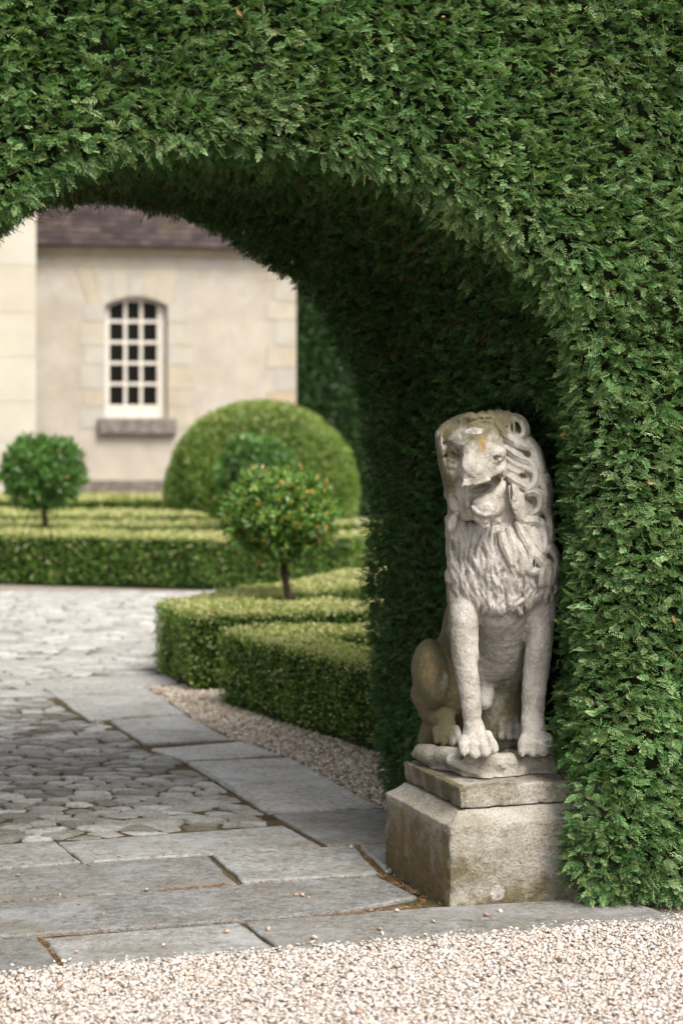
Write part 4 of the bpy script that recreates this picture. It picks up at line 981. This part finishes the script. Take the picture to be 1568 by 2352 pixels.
M['cream'] = wall_mat('cream_ashlar', (.46, .42, .34), (.52, .48, .405), (.43, .395, .33), (.46, .41, .30))
M['darkstone'] = wall_mat('mottled_grey_stone', (.11, .10, .085), (.22, .19, .17), (.06, .05, .045), (.36, .31, .30), 9)
M['white'] = flat_mat('cream_window_paint', (.62, .57, .50), .5, .4)
def glass_mat():
    t = NT('dark_window_glass'); t.col((.008, .007, .005), .25, .08); return t.m
M['glass'] = glass_mat()
def roof_mat():
    t = NT('old_clay_tile'); c = t.ramp(t.attr('tint'), [(0., (.026, .018, .017)), (.4, (.044, .030, .029)), (.8, (.064, .043, .041)), (1., (.085, .060, .058))])
    c = t.mix(t.ramp(t.noise(1.3, 5, .6, off=4), [(.55, 0.), (.7, .7)]), c, (.075, .060, .030)); c = t.mix(t.ramp(t.noise(3.2, 3, .5, off=9), [(.66, 0.), (.74, .4)]), c, (.22, .17, .17))
    t.bump(t.noise(30, 5, .7), .5, .01); return t.col(c, .65, .4)
M['roof'] = roof_mat()

class MB:            # collects boxes in a local frame (s along the front, t into the building, z up)
    def __init__(s, o, a): s.o = np.array(o, float); s.a = unit(np.array(a, float)); s.b = np.array([-s.a[1], s.a[0], 0]); s.V = []; s.F = []; s.T = []
    def W(s, p): p = np.asarray(p, float); return s.o + p[..., :1] * s.a + p[..., 1:2] * s.b + p[..., 2:3] * np.array([0, 0, 1.])
    def poly(s, pts, f, tint=.5):
        b = len(s.V); s.V += list(s.W(np.array(pts, float))); s.F += [[b + i for i in x] for x in f]; s.T += [tint] * len(pts)
    def box(s, s0, s1, t0, t1, z0, z1, tint=.5, bev=.0):
        c = min(bev, (s1 - s0) * .3, (z1 - z0) * .3)
        P = [(s0, t1, z0), (s1, t1, z0), (s1, t1, z1), (s0, t1, z1), (s0, t0 + c, z0), (s1, t0 + c, z0), (s1, t0 + c, z1), (s0, t0 + c, z1)]
        F_ = [[0, 3, 2, 1], [0, 1, 5, 4], [1, 2, 6, 5], [2, 3, 7, 6], [3, 0, 4, 7]]
        if c > 0:
            P += [(s0 + c, t0, z0 + c), (s1 - c, t0, z0 + c), (s1 - c, t0, z1 - c), (s0 + c, t0, z1 - c)]
            F_ += [[4, 5, 9, 8], [5, 6, 10, 9], [6, 7, 11, 10], [7, 4, 8, 11], [8, 9, 10, 11]]
        else: F_ += [[4, 5, 6, 7]]
        s.poly(P, F_, tint)
    def build(s, name, mat, parent): return mesh_np(name, np.array(s.V), s.F, mat, parent, {'tint': np.array(s.T)})
def house():
    o = (-3.43, 30.99, 0); a = (.9806, .1961, 0); r = np.random.default_rng(51)
    root = empty('stone_house', o, 'long stone house with purple tiled roof and a tall arched window', 'building')
    W0, W1, Z0, ZS, ZA = -.52, .52, 1.70, 3.58, 3.745; E1 = 2.70; S0 = -9.0; ZE = 4.62
    n = 12; arc = [(W0 + (W1 - W0) * i / n, ZS + (ZA - ZS) * (1 - ((2 * i / n) - 1) ** 2)) for i in range(n + 1)]
    m = MB(o, a); D = 6.0
    # front with the window opening left out
    P = [(S0, 0, -.1), (W0, 0, -.1), (W0, 0, ZE), (S0, 0, ZE)]; m.poly(P, [[0, 1, 2, 3]])
    m.poly([(W1, 0, -.1), (E1, 0, -.1), (E1, 0, ZE), (W1, 0, ZE)], [[0, 1, 2, 3]]); m.poly([(W0, 0, -.1), (W1, 0, -.1), (W1, 0, Z0), (W0, 0, Z0)], [[0, 1, 2, 3]])
    m.poly([(x, 0, z) for x, z in arc] + [(W1, 0, ZE), (W0, 0, ZE)], [list(range(n + 3))])
    m.poly([(E1, 0, -.1), (E1, D, -.1), (E1, D, ZE), (E1, D / 2, ZE + 3.0), (E1, 0, ZE)], [[0, 1, 2, 3, 4]]); m.poly([(S0, D, -.1), (E1, D, -.1), (E1, D, ZE), (S0, D, ZE)], [[0, 1, 2, 3]])
    R_ = .26   # reveal
    m.poly([(W0, 0, Z0), (W0, R_, Z0), (W0, R_, ZS), (W0, 0, ZS)], [[0, 1, 2, 3]], .4); m.poly([(W1, 0, Z0), (W1, R_, Z0), (W1, R_, ZS), (W1, 0, ZS)], [[0, 1, 2, 3]], .4); m.poly([(W0, 0, Z0), (W1, 0, Z0), (W1, R_, Z0), (W0, R_, Z0)], [[0, 1, 2, 3]], .4)
    for i in range(n): (x0, z0), (x1, z1) = arc[i], arc[i + 1]; m.poly([(x0, 0, z0), (x1, 0, z1), (x1, R_, z1), (x0, R_, z0)], [[0, 1, 2, 3]], .4)
    m.build('wall', M['render'], root)
    m = MB(o, a)
    zz = Z0 - .18; k = 0                                     # dressed blocks each side of the window
    hs_ = [.36, .30, .40, .33, .38, .31]
    for h_ in hs_:
        for sd_ in (-1, 1):
            wd = (.36 if (k % 2) else .42); t_ = r.uniform(.15, .95)
            if sd_ < 0: m.box(W0 - wd, W0, -.012, .05, zz + .006, zz + h_ - .006, t_, .006)
            else: m.box(W1, W1 + wd, -.012, .05, zz + .006, zz + h_ - .006, t_, .006)
        zz += h_; k += 1
    nv = 7                                                   # fanned lintel stones
    for i in range(nv):
        x0, x1 = W0 - .28 + (W1 - W0 + .56) * i / nv, W0 - .28 + (W1 - W0 + .56) * (i + 1) / nv; fx = lambda x: x * 1.28
        zb = lambda x: ZS + (ZA - ZS) * max(0, 1 - (x / W1) ** 2) + .006; zt = 4.22
        P = [(x0 + .004, -.012, zb(x0)), (x1 - .004, -.012, zb(x1)), (fx(x1) - .004, -.012, zt), (fx(x0) + .004, -.012, zt)]; P += [(q[0], .05, q[2]) for q in P]
        m.poly(P, [[0, 1, 2, 3], [0, 4, 5, 1], [1, 5, 6, 2], [2, 6, 7, 3], [3, 7, 4, 0]], r.uniform(.2, .9))
    x = S0                                                   # frieze blocks under the eaves
    while x < E1 - .05:
        L_ = min(r.uniform(.6, 1.3), E1 - x); m.box(x + .003, x + L_ - .003, -.014, .05, 4.225, ZE - .20, r.uniform(.3, .8), .005); x += L_
    z_ = .70; k = 0                                           # corner stones
    while z_ < 4.15:
        h_ = min(r.uniform(.30, .46), 4.22 - z_); wd = .50 if k % 2 else .36; m.box(E1 - wd, E1 + .012, -.013, .3, z_ + .005, z_ + h_ - .005, r.uniform(0., 1.), .006); z_ += h_; k += 1
    m.build('dressed_blocks', M['ashlar'], root)
    m = MB(o, a)
    m.box(S0, E1 + .10, -.10, .05, ZE - .195, ZE - .10, .25, .02); m.box(S0, E1 + .16, -.17, .05, ZE - .097, ZE - .0, .35, .02)
    m.build('cornice', M['ashlar'], root)
    m = MB(o, a); m.box(S0, E1 + .03, -.035, .05, -.1, .66, .3, .01); m.build('plinth_course', M['darkstone'], root)
    # window
    wf = empty('x', o, None, None); bpy.data.objects.remove(wf)
    m = MB(o, a); fr_ = .075; t0 = .16; z0 = Z0 + .005
    iw0, iw1 = W0 + .01, W1 - .01
    m.box(iw0, iw0 + fr_, t0, t0 + .07, z0, ZS + .05, .5); m.box(iw1 - .15, iw1, t0, t0 + .07, z0, ZS + .05, .5); m.box(iw0 + fr_, iw1 - .15, t0, t0 + .07, z0, z0 + .22, .5)
    top = [(x, t0, z) for x, z in arc] + [(x, t0, min(z - .055, ZS + .08)) for x, z in reversed(arc)]; bk = [(x, t0 + .06, z) for x, _, z in top]; N_ = len(top)
    m.poly(top + bk, [list(range(N_))] + [[i, (i + 1) % N_, N_ + (i + 1) % N_, N_ + i] for i in range(N_)])
    gx0, gx1 = iw0 + fr_, iw1 - .15; gz0, gz1 = z0 + .22, ZS + .12
    for i in (1, 2): x = gx0 + (gx1 - gx0) * i / 3; m.box(x - .027, x + .027, t0 + .012, t0 + .055, gz0, gz1, .5)
    for j in range(1, 5): z = gz0 + (gz1 - .02 - gz0) * j / 5; m.box(gx0, gx1, t0 + .016, t0 + .052, z - .027, z + .027, .5)
    fo = m.build('window', M['white'], root)
    g = MB(o, a); g.poly([(gx0, t0 + .035, gz0), (gx1, t0 + .035, gz0), (gx1, t0 + .035, gz1 + .03), (gx0, t0 + .035, gz1 + .03)], [[0, 1, 2, 3]]); 
    go = mesh_np('pane', np.array(g.V) - np.array(o), g.F, M['glass'], None); go.parent = fo
    m = MB(o, a); m.box(W0 - .12, W1 + .14, -.17, .14, 1.42, 1.695, .5, .03); so = mesh_np('sill', np.array(m.V) - np.array(o), m.F, M['darkstone'], None, {'tint': np.array(m.T)}); so.parent = fo
    # roof
    m = MB(o, a); rows = 26; pitch = math.radians(47); cs, sn = math.cos(pitch), math.sin(pitch); ex = .15
    y0, zb = -.30, ZE + .02 - .1
    for j in range(rows):
        A_ = np.array([y0 + cs * ex * j, zb + sn * ex * j]); x = S0 - r.uniform(0, .2)
        while x < E1 + .25:
            w_ = .19; dz = r.uniform(0, .006); p0 = A_ + np.array([-sn, cs]) * (.042 + dz); p1 = A_ + np.array([cs, sn]) * ex * 1.25 + np.array([-sn, cs]) * (.006 + dz); pb = A_ + np.array([-sn, cs]) * (.012)
            m.poly([(x + .003, *p0), (x + w_ - .003, *p0), (x + w_ - .003, *p1), (x + .003, *p1), (x + .003, *pb), (x + w_ - .003, *pb)], [[0, 1, 2, 3], [4, 5, 1, 0]], r.random()); x += w_
    ridge = np.array([y0 + cs * ex * rows, zb + sn * ex * rows])
    m.poly([(S0, y0, zb), (E1 + .25, y0, zb), (E1 + .25, *ridge), (S0, *ridge), (S0, 2 * ridge[0] - y0, zb), (E1 + .25, 2 * ridge[0] - y0, zb)], [[0, 1, 2, 3], [3, 2, 5, 4]], .2)
    m.build('roof', M['roof'], root)
house()
def side_house():
    o = (-4.715, 28.6, 0); a = (.985, .17, 0); r = np.random.default_rng(52)
    root = empty('ashlar_house', o, 'pale cream ashlar corner of a taller building cut off by the left edge', 'building')
    m = MB(o, a); m.box(-6, -.012, .012, 1.55, -.1, 7.4, .5); m.build('wall', M['cream'], root)
    m = MB(o, a); z = .05; k = 0; hs_ = [.62, .66, .60, .70, .68, .72, .64, .70, .66, .6, .7]
    for h_ in hs_:
        x = 0.; 
        while x > -6:
            w_ = r.uniform(.7, 1.3) if x < -.01 else (.62 if k % 2 else .95); m.box(max(x - w_, -6) + .003, x - .003, 0, .02, z + .003, z + h_ - .003, r.uniform(.40, .68), .004); x -= w_
        m.box(-.02, 0.0, .022, 1.55, z + .003, z + h_ - .003, r.uniform(.3, .7)); z += h_; k += 1
    m.build('ashlar_blocks', M['cream'], root)
side_house()

# scraps of dead leaf on the gravel and the slabs
r = np.random.default_rng(77); fp = [tuple(q6(*p)[:2]) for p in ((0, 700), (1450, 640), (2400, 950), (0, 1200))]
Q = np.concatenate([scatter_poly(fr, 120, r), scatter_poly(fp, 26, r), scatter_poly(sidep, 60, r)])
V, Fq, A = leaves(np.c_[Q, np.full(len(Q), .008)], np.tile([0, 0, .6], (len(Q), 1)), r, .016, .55, r.random(len(Q)) * .8, spread=.9, up=0, fold=.15)
V[:, 2] = .004 + np.abs(V[:, 2] - .008) * .5
tag(mesh_np('leaf_litter', V, Fq, M['litter'], None, {'tone': A}), kind='stuff')
